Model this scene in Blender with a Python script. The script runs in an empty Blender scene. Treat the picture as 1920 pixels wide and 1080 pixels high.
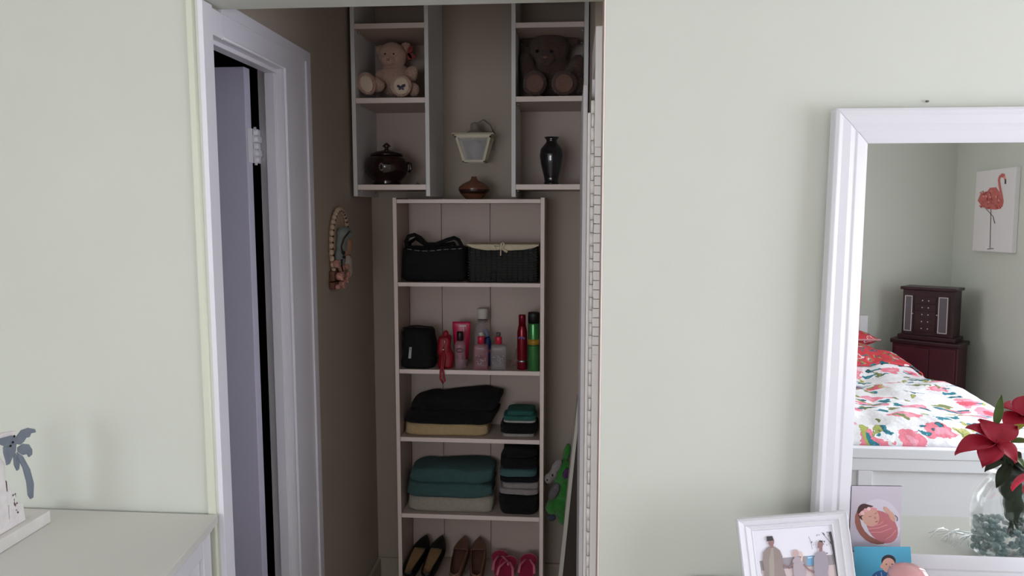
import bpy, bmesh, math, random
from mathutils import Vector, Matrix, Euler, noise
random.seed(7)
scene = bpy.context.scene
COL = scene.collection

# ---------------------------------------------------------------- camera maths
YAW = math.radians(4.47); PIT = math.atan(150/1400); FPX = 1400.0; EZ = 1.6
EYE = Vector((0, 0, EZ))
FW = Vector((-math.sin(YAW)*math.cos(PIT), math.cos(YAW)*math.cos(PIT), -math.sin(PIT)))
RT = Vector((math.cos(YAW), math.sin(YAW), 0))
UP = RT.cross(FW)
def ray(x, y): return FW + RT*((x-960)/FPX) + UP*((540-y)/FPX)
def Yp(x, y, Y, o=EYE):
    d = ray(x, y); return o + d*((Y-o.y)/d.y)
def Xp(x, y, X):
    d = ray(x, y); return EYE + d*(X/d.x)
def Zp(x, y, Z):
    d = ray(x, y); return EYE + d*((Z-EZ)/d.z)
def onplane(x, y, p0, n):
    d = ray(x, y); return EYE + d*((p0-EYE).dot(n)/d.dot(n))
cam = bpy.data.cameras.new('camera'); camo = bpy.data.objects.new('camera', cam); COL.objects.link(camo)
cam.sensor_width = 36; cam.lens = 36*FPX/1920; cam.clip_start = 0.02
camo.matrix_world = Matrix.Translation(EYE) @ Matrix((RT, UP, -FW)).transposed().to_4x4()
scene.camera = camo

# ---------------------------------------------------------------- light
FLOOR = -0.09; CEIL = 2.5
YW = 1.725; YWB = 1.825; XL = -0.866; YB = 3.22; XR = 0.088
REARY = -2.1
w = bpy.data.worlds.new('sky'); scene.world = w; w.use_nodes = True
nt = w.node_tree; bg = nt.nodes['Background']
bg.inputs['Color'].default_value = (0.80, 0.88, 1.0, 1); bg.inputs['Strength'].default_value = 3.0
def area(name, loc, rot, sx, sy, power, col):
    l = bpy.data.lights.new(name, 'AREA'); l.shape = 'RECTANGLE'; l.size = sx; l.size_y = sy
    l.energy = power; l.color = col
    o = bpy.data.objects.new(name, l); COL.objects.link(o); o.location = loc; o.rotation_euler = rot
    return o
WIN1 = (-0.60, 1.22, 0.70, 1.95)      # y0 y1 z0 z1 in the right wall
FILLWIN2 = (-1.9, -0.3, 0.8, 1.95)        # x0 x1 z0 z1 of an unseen rear window, added as fill
XRW = 2.686; XLW = -2.6
area('daylight_right', (XRW-0.02, (WIN1[0]+WIN1[1])/2, (WIN1[2]+WIN1[3])/2), (0, math.radians(90), 0), WIN1[3]-WIN1[2], WIN1[1]-WIN1[0], 36, (0.91, 0.93, 1.0))
area('fill_rear', ((FILLWIN2[0]+FILLWIN2[1])/2, REARY+0.02, (FILLWIN2[2]+FILLWIN2[3])/2), (math.radians(90), 0, 0), FILLWIN2[1]-FILLWIN2[0], FILLWIN2[3]-FILLWIN2[2], 18, (1.0, 0.965, 0.95))  # added fill for closet and left side, no such window known
FILLWIN3 = (-1.7, -0.3, 0.8, 1.95)        # y0 y1 z0 z1 of an unseen left window added to brighten the room
area('fill_left', (XLW+0.02, (FILLWIN3[0]+FILLWIN3[1])/2, (FILLWIN3[2]+FILLWIN3[3])/2), (0, math.radians(-90), 0), FILLWIN3[3]-FILLWIN3[2], FILLWIN3[1]-FILLWIN3[0], 15, (0.93, 0.935, 1.0))  # added fill for the right wall reflected in the mirror
scene.view_settings.view_transform = 'Standard'; scene.view_settings.look = 'None'
scene.view_settings.gamma = 1.0; scene.view_settings.exposure = 0.20
scene.view_settings.use_curve_mapping = False

# ---------------------------------------------------------------- materials
def lin(c):
    return tuple((v/255/12.92 if v/255 <= 0.04045 else ((v/255+0.055)/1.055)**2.4) for v in c)
MATS = {}
def mat(name, rgb, rough=0.55, bump=0.0, bscale=60, var=0.0, vscale=8, metal=0.0, alpha=1.0, trans=0.0, ior=1.45, sheen=0.0, coat=0.0):
    if name in MATS: return MATS[name]
    m = bpy.data.materials.new(name); m.use_nodes = True
    t = m.node_tree; b = t.nodes['Principled BSDF']; c = lin(rgb)
    b.inputs['Base Color'].default_value = (*c, 1)
    b.inputs['Roughness'].default_value = rough; b.inputs['Metallic'].default_value = metal
    b.inputs['Transmission Weight'].default_value = trans; b.inputs['IOR'].default_value = ior
    b.inputs['Alpha'].default_value = alpha
    if sheen: b.inputs['Sheen Weight'].default_value = sheen
    if coat: b.inputs['Coat Weight'].default_value = coat
    tc = t.nodes.new('ShaderNodeTexCoord')
    if var > 0:
        n = t.nodes.new('ShaderNodeTexNoise'); n.inputs['Scale'].default_value = vscale; n.inputs['Detail'].default_value = 4
        t.links.new(tc.outputs['Object'], n.inputs['Vector'])
        r = t.nodes.new('ShaderNodeValToRGB'); r.color_ramp.elements[0].position = 0.3; r.color_ramp.elements[1].position = 0.7
        r.color_ramp.elements[0].color = (*[v*(1-var) for v in c], 1); r.color_ramp.elements[1].color = (*[min(1, v*(1+var)) for v in c], 1)
        t.links.new(n.outputs['Fac'], r.inputs['Fac']); t.links.new(r.outputs['Color'], b.inputs['Base Color'])
    if bump > 0:
        n = t.nodes.new('ShaderNodeTexNoise'); n.inputs['Scale'].default_value = bscale; n.inputs['Detail'].default_value = 5
        t.links.new(tc.outputs['Object'], n.inputs['Vector'])
        bp = t.nodes.new('ShaderNodeBump'); bp.inputs['Strength'].default_value = bump; bp.inputs['Distance'].default_value = 0.01
        t.links.new(n.outputs['Fac'], bp.inputs['Height']); t.links.new(bp.outputs['Normal'], b.inputs['Normal'])
    MATS[name] = m; return m
WALL = mat('sage_paint', (205, 207, 197), 0.6, 0.06, 35, 0.02, 2)
CLOS = mat('taupe_paint', (180, 166, 152), 0.65, 0.06, 35, 0.03, 2)
TRIM = mat('white_gloss_trim', (226, 224, 232), 0.35, 0.03, 25)
DOORM = mat('door_paint', (208, 204, 226), 0.45, 0.04, 20, 0.02, 3)
CEILM = mat('ceiling_white', (232, 231, 226), 0.8)
CARPET = mat('carpet_beige', (176, 162, 146), 0.95, 0.6, 400, 0.12, 120)
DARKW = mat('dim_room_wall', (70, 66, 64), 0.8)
WHITE = mat('white_lacquer', (220, 218, 224), 0.35, 0.02, 30)
DRTOP = mat('dresser_top_white', (214, 212, 206), 0.35, 0.02, 30, 0.02, 3)
MELA = mat('shaded_melamine', (192, 174, 164), 0.5, 0.02, 40, 0.02, 4)  # white board with the shade inside the shelves put into its colour
MELE = mat('lit_melamine_edge', (238, 222, 214), 0.5)  # same white board, coloured lighter for the light on front edges
BLACKF = mat('black_fabric', (9, 9, 13), 0.85, 0.4, 300)
DARKG = mat('dark_gap', (20, 19, 20), 0.9)

# ---------------------------------------------------------------- mesh builder
class MB:
    def __init__(s): s.bm = bmesh.new(); s.mi = 0; s.mats = []
    def m(s, material):
        if material not in s.mats: s.mats.append(material)
        s.mi = s.mats.index(material); return s
    def _f(s, vs, smooth=False):
        try: f = s.bm.faces.new(vs)
        except ValueError: return
        f.material_index = s.mi; f.smooth = smooth
    def hexa(s, p):           # 8 points: bottom 4 ccw, top 4 ccw
        v = [s.bm.verts.new(q) for q in p]
        for a in ((3,2,1,0),(4,5,6,7),(0,1,5,4),(1,2,6,5),(2,3,7,6),(3,0,4,7)): s._f([v[i] for i in a])
        return s
    def box(s, x0, x1, y0, y1, z0, z1):
        return s.hexa([(x0,y0,z0),(x1,y0,z0),(x1,y1,z0),(x0,y1,z0),(x0,y0,z1),(x1,y0,z1),(x1,y1,z1),(x0,y1,z1)])
    def fbox(s, x0, x1, y0, y1, z0, z1):     # panel with its front face coloured lighter, as if catching light
        s.m(MELA).box(x0, x1, y0, y1, z0, z1); s.m(MELE); s.bm.faces.ensure_lookup_table(); s.bm.faces[-4].material_index = s.mi; return s
    def prism(s, pts, vec, smooth=False):   # polygon (3D points) extruded by vec
        vec = Vector(vec); a = [s.bm.verts.new(p) for p in pts]; b = [s.bm.verts.new(Vector(p)+vec) for p in pts]
        n = len(a); s._f(a[::-1]); s._f(b)
        for i in range(n): s._f([a[i], a[(i+1)%n], b[(i+1)%n], b[i]], smooth)
        return s
    def poly(s, pts):
        s._f([s.bm.verts.new(p) for p in pts]); return s
    def tube(s, pts, r, seg=8, caps=True, flat=1.0):
        pts = [Vector(p) for p in pts]; n = len(pts)
        rr = r if isinstance(r, (list, tuple)) else [r]*n
        rings = []; ref = None
        for i, p in enumerate(pts):
            d = (pts[min(i+1, n-1)]-pts[max(i-1, 0)]).normalized()
            if ref is None: ref = Vector((0,0,1)) if abs(d.z) < 0.9 else Vector((1,0,0))
            a = d.cross(ref).normalized(); b = a.cross(d).normalized(); ref = b
            rings.append([s.bm.verts.new(p + (a*math.cos(k*2*math.pi/seg) + b*flat*math.sin(k*2*math.pi/seg))*rr[i]) for k in range(seg)])
        for i in range(n-1):
            for k in range(seg): s._f([rings[i][k], rings[i][(k+1)%seg], rings[i+1][(k+1)%seg], rings[i+1][k]], True)
        if caps: s._f(rings[0][::-1]); s._f(rings[-1])
        return s
    def lathe(s, prof, c=(0,0,0), seg=32, sx=1, sy=1, sq=None):   # prof [(r,z)]
        c = Vector(c); rings = []
        for r, z in prof:
            ring = []
            for k in range(seg):
                a = k*2*math.pi/seg; ca, sa = math.cos(a), math.sin(a)
                if sq: 
                    e = 2/sq; ca = math.copysign(abs(ca)**e, ca); sa = math.copysign(abs(sa)**e, sa)
                ring.append(s.bm.verts.new(c + Vector((r*ca*sx, r*sa*sy, z))))
            rings.append(ring)
        for i in range(len(rings)-1):
            for k in range(seg): s._f([rings[i][k], rings[i][(k+1)%seg], rings[i+1][(k+1)%seg], rings[i+1][k]], True)
        s._f(rings[0][::-1]); s._f(rings[-1]); return s
    def ell(s, c, r, rot=None, u=20, v=12):
        M = Matrix.Translation(Vector(c)) @ (rot.to_matrix().to_4x4() if rot else Matrix()) @ Matrix.Diagonal((*r, 1))
        g = bmesh.ops.create_uvsphere(s.bm, u_segments=u, v_segments=v, radius=1, matrix=M)
        fs = set(f for vv in g['verts'] for f in vv.link_faces)
        for f in fs: f.material_index = s.mi; f.smooth = True
        return s
    def grid(s, fn, nu, nv, smooth=True):
        V = [[s.bm.verts.new(fn(i/nu, j/nv)) for j in range(nv+1)] for i in range(nu+1)]
        for i in range(nu):
            for j in range(nv): s._f([V[i][j], V[i+1][j], V[i+1][j+1], V[i][j+1]], smooth)
        return s
    def build(s, name, material=None, parent=None, bevel=0, subsurf=0, remesh=0, solid=0, label=None, disp=0):
        if material is not None and not s.mats: s.mats = [material]
        me = bpy.data.meshes.new(name)
        bmesh.ops.recalc_face_normals(s.bm, faces=s.bm.faces)
        s.bm.to_mesh(me); s.bm.free()
        for m_ in s.mats: me.materials.append(m_)
        o = bpy.data.objects.new(name, me); COL.objects.link(o)
        if parent is not None:
            o.parent = parent
        if bevel:
            b = o.modifiers.new('bevel', 'BEVEL'); b.width = bevel; b.segments = 2; b.limit_method = 'ANGLE'; b.angle_limit = math.radians(40)
        if solid:
            b = o.modifiers.new('solid', 'SOLIDIFY'); b.thickness = solid; b.offset = 0
        if remesh:
            b = o.modifiers.new('remesh', 'REMESH'); b.mode = 'VOXEL'; b.voxel_size = remesh; b.use_smooth_shade = True
            b = o.modifiers.new('smooth', 'SMOOTH'); b.factor = 0.5; b.iterations = 4
        if subsurf:
            b = o.modifiers.new('sub', 'SUBSURF'); b.levels = subsurf; b.render_levels = subsurf
        if disp:
            tx = bpy.data.textures.new(name+'_fuzz', 'CLOUDS'); tx.noise_scale = 0.006
            b = o.modifiers.new('disp', 'DISPLACE'); b.texture = tx; b.strength = disp; b.mid_level = 0.5
        if label: o['label'] = label
        return o
# NB: empties carry the thing's base point; parts are given in world coordinates, so shift them
def thing(name, label, cat, loc=(0,0,0), group=None, rot=None):
    o = bpy.data.objects.new(name, None); COL.objects.link(o); o.empty_display_size = 0.05
    o.location = loc; o['label'] = label; o['category'] = cat
    if rot: o.rotation_euler = rot
    if group: o['group'] = group
    return o
def W(root):     # make existing children (built in world coords) keep their place under a moved root
    inv = Matrix.Translation(root.location).inverted()
    for c in root.children: c.matrix_parent_inverse = inv
def tag(o, label, cat, group=None):
    o['label'] = label; o['category'] = cat
    if group: o['group'] = group
    return o
def struct(o): o['kind'] = 'structure'; return o
def dup(root, loc, label):
    r = root.copy(); COL.objects.link(r); r.location = loc; r['label'] = label
    for ch in root.children:
        c = ch.copy(); COL.objects.link(c); c.parent = r
        for g in ch.children:
            d = g.copy(); COL.objects.link(d); d.parent = c
    return r
def col(rgb, **k): return mat('c_%d_%d_%d_%s' % (*rgb, '_'.join('%s%s' % i for i in sorted(k.items()))), rgb, **k)

# ================================================================ STRUCTURE
struct(MB().box(XLW-0.1, XRW+0.1, REARY-0.1, YB+0.1, FLOOR-0.1, FLOOR).build('floor', CARPET))
struct(MB().box(XLW-0.1, XRW+0.1, REARY-0.1, YB+0.1, CEIL, CEIL+0.1).build('ceiling', CEILM))
SOF = 2.082
XO = 0.075      # right edge of the opening
struct(MB().box(XLW-0.1, XL-0.0, YW, YWB-0.03, FLOOR, CEIL).build('wall_front_left', WALL))
struct(MB().box(XO, XRW+0.1, YW, YWB, FLOOR, CEIL).build('wall_front_right', WALL))
struct(MB().m(WALL).box(XL, XO, YW, YWB, SOF, CEIL).build('wall_front_header', WALL))
struct(MB().box(XL, XR+0.1, YB, YB+0.1, FLOOR, CEIL).build('wall_closet_back', CLOS))
struct(MB().box(XR, XR+0.1, YWB, 2.25, FLOOR, CEIL).box(0.0668, XR+0.1, 2.25, YB, FLOOR, CEIL).build('wall_closet_right', CLOS))
# left closet wall with the side doorway
DY0, DY1, DZ = 1.775, 2.225, 2.012
mb = MB(); WT = 0.0715
mb.box(XL-WT, XL, DY1+0.012, YB, FLOOR, CEIL); mb.box(XL-WT, XL, YWB-0.03, DY1+0.012, DZ+0.012, CEIL)
struct(mb.build('wall_closet_left', CLOS))
# room beyond, its dimness put into the dark wall colour
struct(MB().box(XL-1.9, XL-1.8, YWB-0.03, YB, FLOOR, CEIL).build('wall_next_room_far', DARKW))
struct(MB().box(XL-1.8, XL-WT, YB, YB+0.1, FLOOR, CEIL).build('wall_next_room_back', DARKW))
# bedroom outer walls
def wall_hole(axis, fixed, t, a0, a1, h, name):
    mb = MB(); h0, h1, z0, z1 = h
    def bx(p0, p1, q0, q1):
        if axis == 'x': mb.box(fixed, fixed+t, p0, p1, q0, q1)
        else: mb.box(p0, p1, fixed, fixed+t, q0, q1)
    bx(a0, h0, FLOOR, CEIL); bx(h1, a1, FLOOR, CEIL); bx(h0, h1, FLOOR, z0); bx(h0, h1, z1, CEIL)
    return struct(mb.build(name, WALL))
wall_hole('x', XRW, 0.1, REARY, YW, WIN1, 'wall_right')
wall_hole('y', REARY-0.1, 0.1, XLW, XRW, FILLWIN2, 'wall_rear')
wall_hole('x', XLW-0.1, 0.1, REARY, YW, FILLWIN3, 'wall_left')
GLASS = mat('window_glass', (240, 245, 250), 0.02, trans=1.0, alpha=0.25)
def window(n, axis, f, h, t):
    y0, y1, z0, z1 = h; r = bpy.data.objects.new('window_%d' % n, None); COL.objects.link(r); struct(r)
    fr = MB(); gl = MB(); s = 0.045
    def bx(m, p0, p1, q0, q1, d0, d1):
        if axis == 'x': m.box(f+d0, f+d1, p0, p1, q0, q1)
        else: m.box(p0, p1, f+d0, f+d1, q0, q1)
    for a in ((y0, y0+s, z0, z1), (y1-s, y1, z0, z1), (y0+s, y1-s, z0, z0+s), (y0+s, y1-s, z1-s, z1), ((y0+y1)/2-.02, (y0+y1)/2+.02, z0+s, z1-s)): bx(fr, *a, 0.03*t, 0.09*t)
    bx(gl, y0+s, y1-s, z0+s, z1-s, 0.055*t, 0.06*t)
    fr.build('window_frame', TRIM, r); gl.build('window_pane', GLASS, r)
window(1, 'x', XRW, WIN1, 1); window(2, 'y', REARY, FILLWIN2, -1); window(3, 'x', XLW, FILLWIN3, -1)  # rear and left ones are added, unseen, to carry the fill lamps
# baseboards
BH = 0.10
struct(MB().box(XL, 0.066, YB-0.015, YB, FLOOR, FLOOR+BH).build('baseboard_closet_back', CLOS, bevel=0.003))
struct(MB().box(XL, XL+0.015, 2.47, YB-0.016, FLOOR, FLOOR+BH).build('baseboard_closet_left', CLOS, bevel=0.003))
struct(MB().box(XO, XRW, YW-0.015, YW, FLOOR, FLOOR+BH).build('baseboard_front', TRIM, bevel=0.003))
struct(MB().box(XRW-0.015, XRW, REARY, YW-0.016, FLOOR, FLOOR+BH).build('baseboard_right', TRIM, bevel=0.003))
# wall end bead left of the opening (painted with the wall) and quarter bead
TG = mat('sage_trim', (210, 212, 194), 0.4)
mb = MB()
mb.box(XL-0.024, XL-0.010, YW-0.006, YW, FLOOR, SOF); mb.tube([(XL-0.011, YW-0.001, FLOOR), (XL-0.011, YW-0.001, SOF)], 0.005, 12)
struct(mb.build('trim_1', TG))
# side-door casings and jambs (trim_2)
mb = MB(); T = 0.012
mb.box(XL-0.004, XL+T, YW+0.001, DY0, FLOOR, SOF-0.002)                          # near casing
CY1 = 2.453
# far casing profile: flat with raised inner bead and outer backband
zt = 2.104
mb.box(XL, XL+0.010, DY1, CY1-0.05, FLOOR, DZ)
mb.box(XL, XL+0.016, CY1-0.05, CY1-0.035, FLOOR, zt-0.035)
mb.box(XL, XL+0.012, CY1-0.035, CY1, FLOOR, zt)
mb.box(XL, XL+0.010, YWB+0.001, CY1-0.05, DZ, zt-0.03)
mb.box(XL, XL+0.012, YWB+0.001, CY1-0.035, zt-0.03, zt); mb.box(XL, XL+0.010, DY0, YWB+0.0008, DZ, zt-0.03)
mb.tube([(XL+0.009, YWB+0.001, DZ+0.004), (XL+0.009, DY1+0.004, DZ+0.004), (XL+0.009, DY1+0.004, FLOOR)], 0.006, 8)
struct(mb.build('trim_2', TRIM, bevel=0.002))
mb = MB()   # jamb linings with stop and rebate
mb.box(XL-0.045, XL-0.0, DY1, DY1+0.012, FLOOR, DZ+0.012)
mb.box(XL-WT-0.005, XL-0.045, DY1+0.008, DY1+0.012, FLOOR, DZ+0.012)
mb.box(XL-0.045, XL, YWB-0.03, DY1, DZ, DZ+0.012)
mb.box(XL-WT-0.005, XL-0.045, YWB-0.03, DY1+0.008, DZ+0.008, DZ+0.012)
mb.box(XL-0.045, XL-0.012, YW+0.06, DY1-0.0, DZ-0.012, DZ)
mb.box(XL-0.048, XL-0.018, DY1-0.012, DY1, FLOOR, DZ-0.012)
struct(mb.build('trim_3', TRIM, bevel=0.0015))
# the open door leaf
Xd = -0.946; 
p_r = Xp(474, 300, Xd); p_l = Xp(463, 300, Xd)
yd1 = p_r.y; yd0 = yd1-0.036; ztd = Xp(468, 129, Xd).z
door = bpy.data.objects.new('door_1', None); COL.objects.link(door); struct(door); door.location = (Xd, yd1, FLOOR); door.rotation_euler = (0, 0, math.radians(-1.5))
mb = MB(); mb.box(-0.60, 0, -0.036, 0, 0.012, ztd-FLOOR); leaf = mb.build('door_leaf', DOORM, door, bevel=0.002)
hz = Xp(480, 275, Xd).z-FLOOR
for zz in (hz, 0.25):
    h = MB(); h.box(0.0035, 0.0065, -0.004, DY1+0.0065-yd1, zz-0.05, zz+0.05); h.box(0.0005, 0.003, -0.034, -0.0, zz-0.05, zz+0.05)
    for k in range(5):
        y0 = -0.002 if k % 2 else 0.0
        h.tube([(0.006, 0.008, zz-0.05+k*0.02+0.0008), (0.006, 0.008, zz-0.05+(k+1)*0.02-0.0008)], 0.0105, 12)
        h.box(0.001, 0.008, -0.004, 0.008, zz-0.05+k*0.02+0.001, zz-0.05+(k+1)*0.02-0.001) if k % 2 == 0 else h.box(0.004, 0.012, 0.008, DY1+0.006-yd1, zz-0.05+k*0.02+0.001, zz-0.05+(k+1)*0.02-0.001)
    h.tube([(0.006, 0.008, zz-0.056), (0.006, 0.008, zz+0.056)], 0.0045, 10)
    h.build('hinge', TRIM, door)

WL = []
def T(name, label, cat, loc, group=None):   # thing whose parts are given in world coordinates
    o = thing(name, label, cat, loc, group); WL.append(o); return o
def mpx(P): return (Vector(P)-EYE).dot(FW)/FPX      # metres per pixel at a point

# ---------------------------------------------------------------- folded louvre door by the right of the opening
def stack_px(x0, x1, Y, z0, z1, depth, mb):
    a = Yp(x0, 560, Y).x; b = Yp(x1, 560, Y).x
    mb.box(a, b, Y, Y+depth, z0, z1); return a, b
t = T('louvre_door', 'narrow white louvred closet door standing folded at right edge of closet opening', 'door', (0.07, 1.9, FLOOR))
LG = mat('louvre_white', (232, 226, 222), 0.5, 0.03, 30)
LG2 = mat('louvre_lavender', (196, 190, 192), 0.55, 0.03, 30)
z_top = Yp(1120, 45, 1.87).z; zb0 = Yp(1120, 664, 1.87).z; zb1 = Yp(1120, 276, 1.87).z
ax = Yp(1111.5, 560, 1.87).x; bx_ = Yp(1126, 560, 1.87).x
mb = MB(); mb.box(ax, bx_, 1.87, 1.90, zb1, z_top-0.004); mb.box(ax, bx_, 1.87, 1.90, FLOOR+0.015, zb0); mb.box(ax+0.006, bx_-0.002, 1.878, 1.90, zb0, zb1)
mb.build('stile', LG, t, bevel=0.002)
N = 22; random.seed(3)
for k in range(N):
    z = zb0+(zb1-zb0)*k/N; h = (zb1-zb0)/N
    o = random.uniform(-.0012, .0012); dz = random.uniform(.0, .0006)
    MB().hexa([(ax+o, 1.862, z+0.0005+dz), (bx_-0.001+o, 1.862, z+0.0006), (bx_-0.001, 1.8778, z+0.0006), (ax, 1.8778, z+0.0006),
               (ax+o, 1.862, z+h-0.0006), (bx_-0.001+o, 1.862, z+h-0.0006-dz), (bx_-0.001, 1.8778, z+h-0.0006), (ax, 1.8778, z+h-0.0006)]).build('louvre_slat', LG, t, bevel=0.0012)
mb = MB(); mb.box(ax, bx_, 1.90, 2.20, z_top-0.08, z_top-0.004); mb.box(ax, bx_, 1.90, 2.20, FLOOR+0.015, FLOOR+0.12); mb.box(ax, bx_, 2.17, 2.20, FLOOR+0.12, z_top-0.08)
mb.build('rail', LG, t, bevel=0.002)
mb = MB(); mb.box(ax+0.008, bx_-0.008, 1.90, 2.17, FLOOR+0.12, z_top-0.08); mb.build('inner_panel', LG2, t)
t = T('folded_door_panel', 'flat pale grey door panel folded behind the white louvred door', 'door', (0.04, 1.95, FLOOR))
zt2 = Yp(1098, 160, 1.95).z
a1 = Yp(1090, 560, 1.94).x; a2 = Yp(1098, 560, 1.94).x; a3 = Yp(1105, 560, 1.94).x; a4 = Yp(1110, 560, 1.94).x
mb = MB(); mb.box(a1, a2, 1.94, 2.5, FLOOR+0.01, zt2); mb.build('door_leaf', LG2, t, bevel=0.002)
mb = MB(); mb.box(a2+0.0005, a3, 1.93, 2.5, FLOOR+0.01, zt2-0.07); mb.build('door_leaf', LG, t, bevel=0.003)
# scalloped hinge side between the leaves
mb = MB()
for k in range(46):
    z = 0.35+k*0.033; mb.tube([(a3+0.004, 1.915, z), (a3+0.004, 1.915, z+0.0315)], [0.0045, 0.006][k % 2], 8)
o = mb.build('hinge_strip', LG, t); o['kind'] = 'stuff'
# wall-end lining
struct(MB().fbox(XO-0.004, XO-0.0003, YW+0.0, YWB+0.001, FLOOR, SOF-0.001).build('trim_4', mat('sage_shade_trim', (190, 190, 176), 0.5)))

# ---------------------------------------------------------------- cubby wall shelves
YC = 2.90
def zc(px, py, Y=YC): return Yp(px, py, Y).z
def cubby(label, xl, xr, pxc, ys, zlow):
    t = T('wall_shelf', label, 'shelf unit', (xl, YB, zlow), 'open white shelf units high on the closet back wall')
    th = 0.016
    for x in (xl, xr-th): MB().box(x, x+th, YC, YB-0.0005, zlow, 2.45).build('side_panel', None, t, bevel=0.001)
    zs = []
    for i, (a, b) in enumerate(ys):
        z1, z0 = zc(pxc, a), zc(pxc, b); zs.append(z1)
        o = 0.004 if i != 1 else 0.0
        s = MB().fbox(xl+th+0.0005, xr-th-0.0005, YC+0.002, YB-0.012, z0, z1).build('shelf', None, t, bevel=0.001)
        for x in (xl+th+0.006, xr-th-0.006):
            for y in (YC+0.04, YB-0.06):
                MB().tube([(x, y, z0-0.008), (x, y, z0-0.0005)], 0.005, 8).build('shelf_peg', mat('peg_metal', (190, 190, 195), 0.3, metal=0.8), s)
    z1 = zs[0]+0.34; MB().fbox(xl+th, xr-th, YC+0.002, YB-0.012, z1, z1+0.016).build('shelf', None, t, bevel=0.001)
    MB().box(xl+th, xr-th, YB-0.011, YB-0.006, zlow+0.03, 2.44).build('back_panel', MELA, t)
    return zs
LXL, LXR = -0.851, -0.547
zL = cubby('left white shelf unit holding the cream teddy and the dark lidded pot', LXL, LXR, 728, ((43, 53), (183, 193), (346, 356)), zc(728, 368))
RXL, RXR = -0.229, 0.062
zR = cubby('right white shelf unit holding the brown teddy and the tall dark vase', RXL, RXR, 1030, ((41, 51), (180, 190), (345.5, 355.5)), zc(1030, 369))

# ---------------------------------------------------------------- bookcase
YK = 2.98; BL, BR = -0.716, -0.103; th = 0.016
t = T('bookcase', 'tall white open bookcase with towels, bags and bottles against closet back wall', 'bookcase', (-0.41, 3.1, FLOOR))
def zk(py, px=880): return Yp(px, py, YK).z
ZT = zk(372.5)
for x in (BL, BR-th): MB().fbox(x, x+th, YK, YB-0.016, FLOOR+0.001, ZT+0.004).build('side_panel', None, t, bevel=0.001)
SH = []
for a, b in ((373.5, 381), (530.5, 538), (694.5, 702.5), (822.5, 830.5), (966.5, 974.5)):
    SH.append(zk(a)); MB().fbox(BL+th+.0005, BR-th-.0005, YK+0.001, YB-0.022, zk(b), zk(a)).build('shelf', None, t, bevel=0.001)
Z5 = 0.03; MB().fbox(BL+th+.0005, BR-th-.0005, YK+0.001, YB-0.022, Z5-th, Z5).build('shelf', None, t, bevel=0.001)
MB().box(BL+th+.0005, BR-th-.0005, YK+0.01, YK+0.022, FLOOR+0.001, Z5-th-0.0005).build('kickboard', MELA, t)
# tongue and groove back: planks
n = 3; wpl = (BR-BL-2*th-0.001)/n
xs = [BL+th+.0005, Yp(828, 450, 3.2).x, Yp(919, 450, 3.2).x, BR-th-.0005]
for k in range(3):
    MB().box(xs[k]+0.0008, xs[k+1]-0.0008, YB-0.021, YB-0.0165, FLOOR+0.02, ZT-0.001).build('back_board', MELA, t, bevel=0.0015)
ZT0 = SH[0]

# ---------------------------------------------------------------- dressers
zl = Yp(200, 957, YW-0.005).z
PA = Yp(412, 960, YW-0.012); 
zl = 0.846
c_far = Zp(413, 960.5, zl); c_near = Zp(300, 1092, zl)
# left dresser: right-hand end edge runs from the wall towards the camera
ex = (c_near-c_far).normalized()                       # along the right end towards camera
er = Vector((-1, 0, 0))
LX0 = -1.75; 
t = T('dresser', 'long white-topped dresser in front of the sage wall left of the closet', 'dresser', (-1.2, 1.5, FLOOR))
D = 0.46
A = Vector((c_far.x, YW-0.010, 0)); B = A+ex*D
def slab(mb, inset, z0, z1):
    i = inset
    p = [(LX0+i, A.y-i*0.2, 0), (A.x-i, A.y-i*0.2, 0), (B.x-i, B.y+i, 0), (LX0+i, B.y+i, 0)][::-1]
    mb.hexa([(q[0], q[1], z0) for q in p]+[(q[0], q[1], z1) for q in p]); return mb
slab(MB(), 0, zl-0.022, zl).build('dresser_top', DRTOP, t, bevel=0.002)
slab(MB(), 0.012, zl-0.040, zl-0.0225).build('top_moulding', WHITE, t, bevel=0.004)
body = slab(MB(), 0.03, FLOOR+0.08, zl-0.0405).build('carcass', WHITE, t, bevel=0.002)
# framed end panel (stiles and rails proud of the end)
en = Vector((-ex.y, ex.x, 0)); en = en if en.x > 0 else -en
P0 = Vector((A.x-0.03, A.y-0.006, 0)); L = D-0.03
def endbar(t0, t1, z0, z1):
    a = P0+ex*t0; b = P0+ex*t1; o = en*0.012
    return [(a.x, a.y, z0), (b.x, b.y, z0), (b.x+o.x, b.y+o.y, z0), (a.x+o.x, a.y+o.y, z0), (a.x, a.y, z1), (b.x, b.y, z1), (b.x+o.x, b.y+o.y, z1), (a.x+o.x, a.y+o.y, z1)]
mb = MB(); mb.hexa(endbar(0, 0.05, FLOOR+0.08, zl-0.041)); mb.hexa(endbar(L-0.05, L, FLOOR+0.08, zl-0.041)); mb.hexa(endbar(0.05, L-0.05, zl-0.085, zl-0.041)); mb.hexa(endbar(0.05, L-0.05, FLOOR+0.08, FLOOR+0.16))
mb.build('end_frame', WHITE, t, bevel=0.003)
for x in (LX0+0.08, B.x-0.10):
    for y in (B.y+0.06, A.y-0.08): MB().box(x, x+0.045, y, y+0.045, FLOOR, FLOOR+0.0795).build('leg', WHITE, t, bevel=0.003)
for r in range(3):
    for c in range(2):
        x0 = LX0+0.05+c*0.42; z0 = FLOOR+0.11+r*0.255
        d = MB().box(x0, x0+0.40, B.y+0.012, B.y+0.0295, z0, z0+0.235).build('drawer', WHITE, t, bevel=0.004)
        MB().ell((x0+0.2, B.y+0.001, z0+0.12), (0.014, 0.012, 0.014)).build('knob', mat('knob_metal', (160, 160, 165), 0.3, metal=0.9), d)

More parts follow.
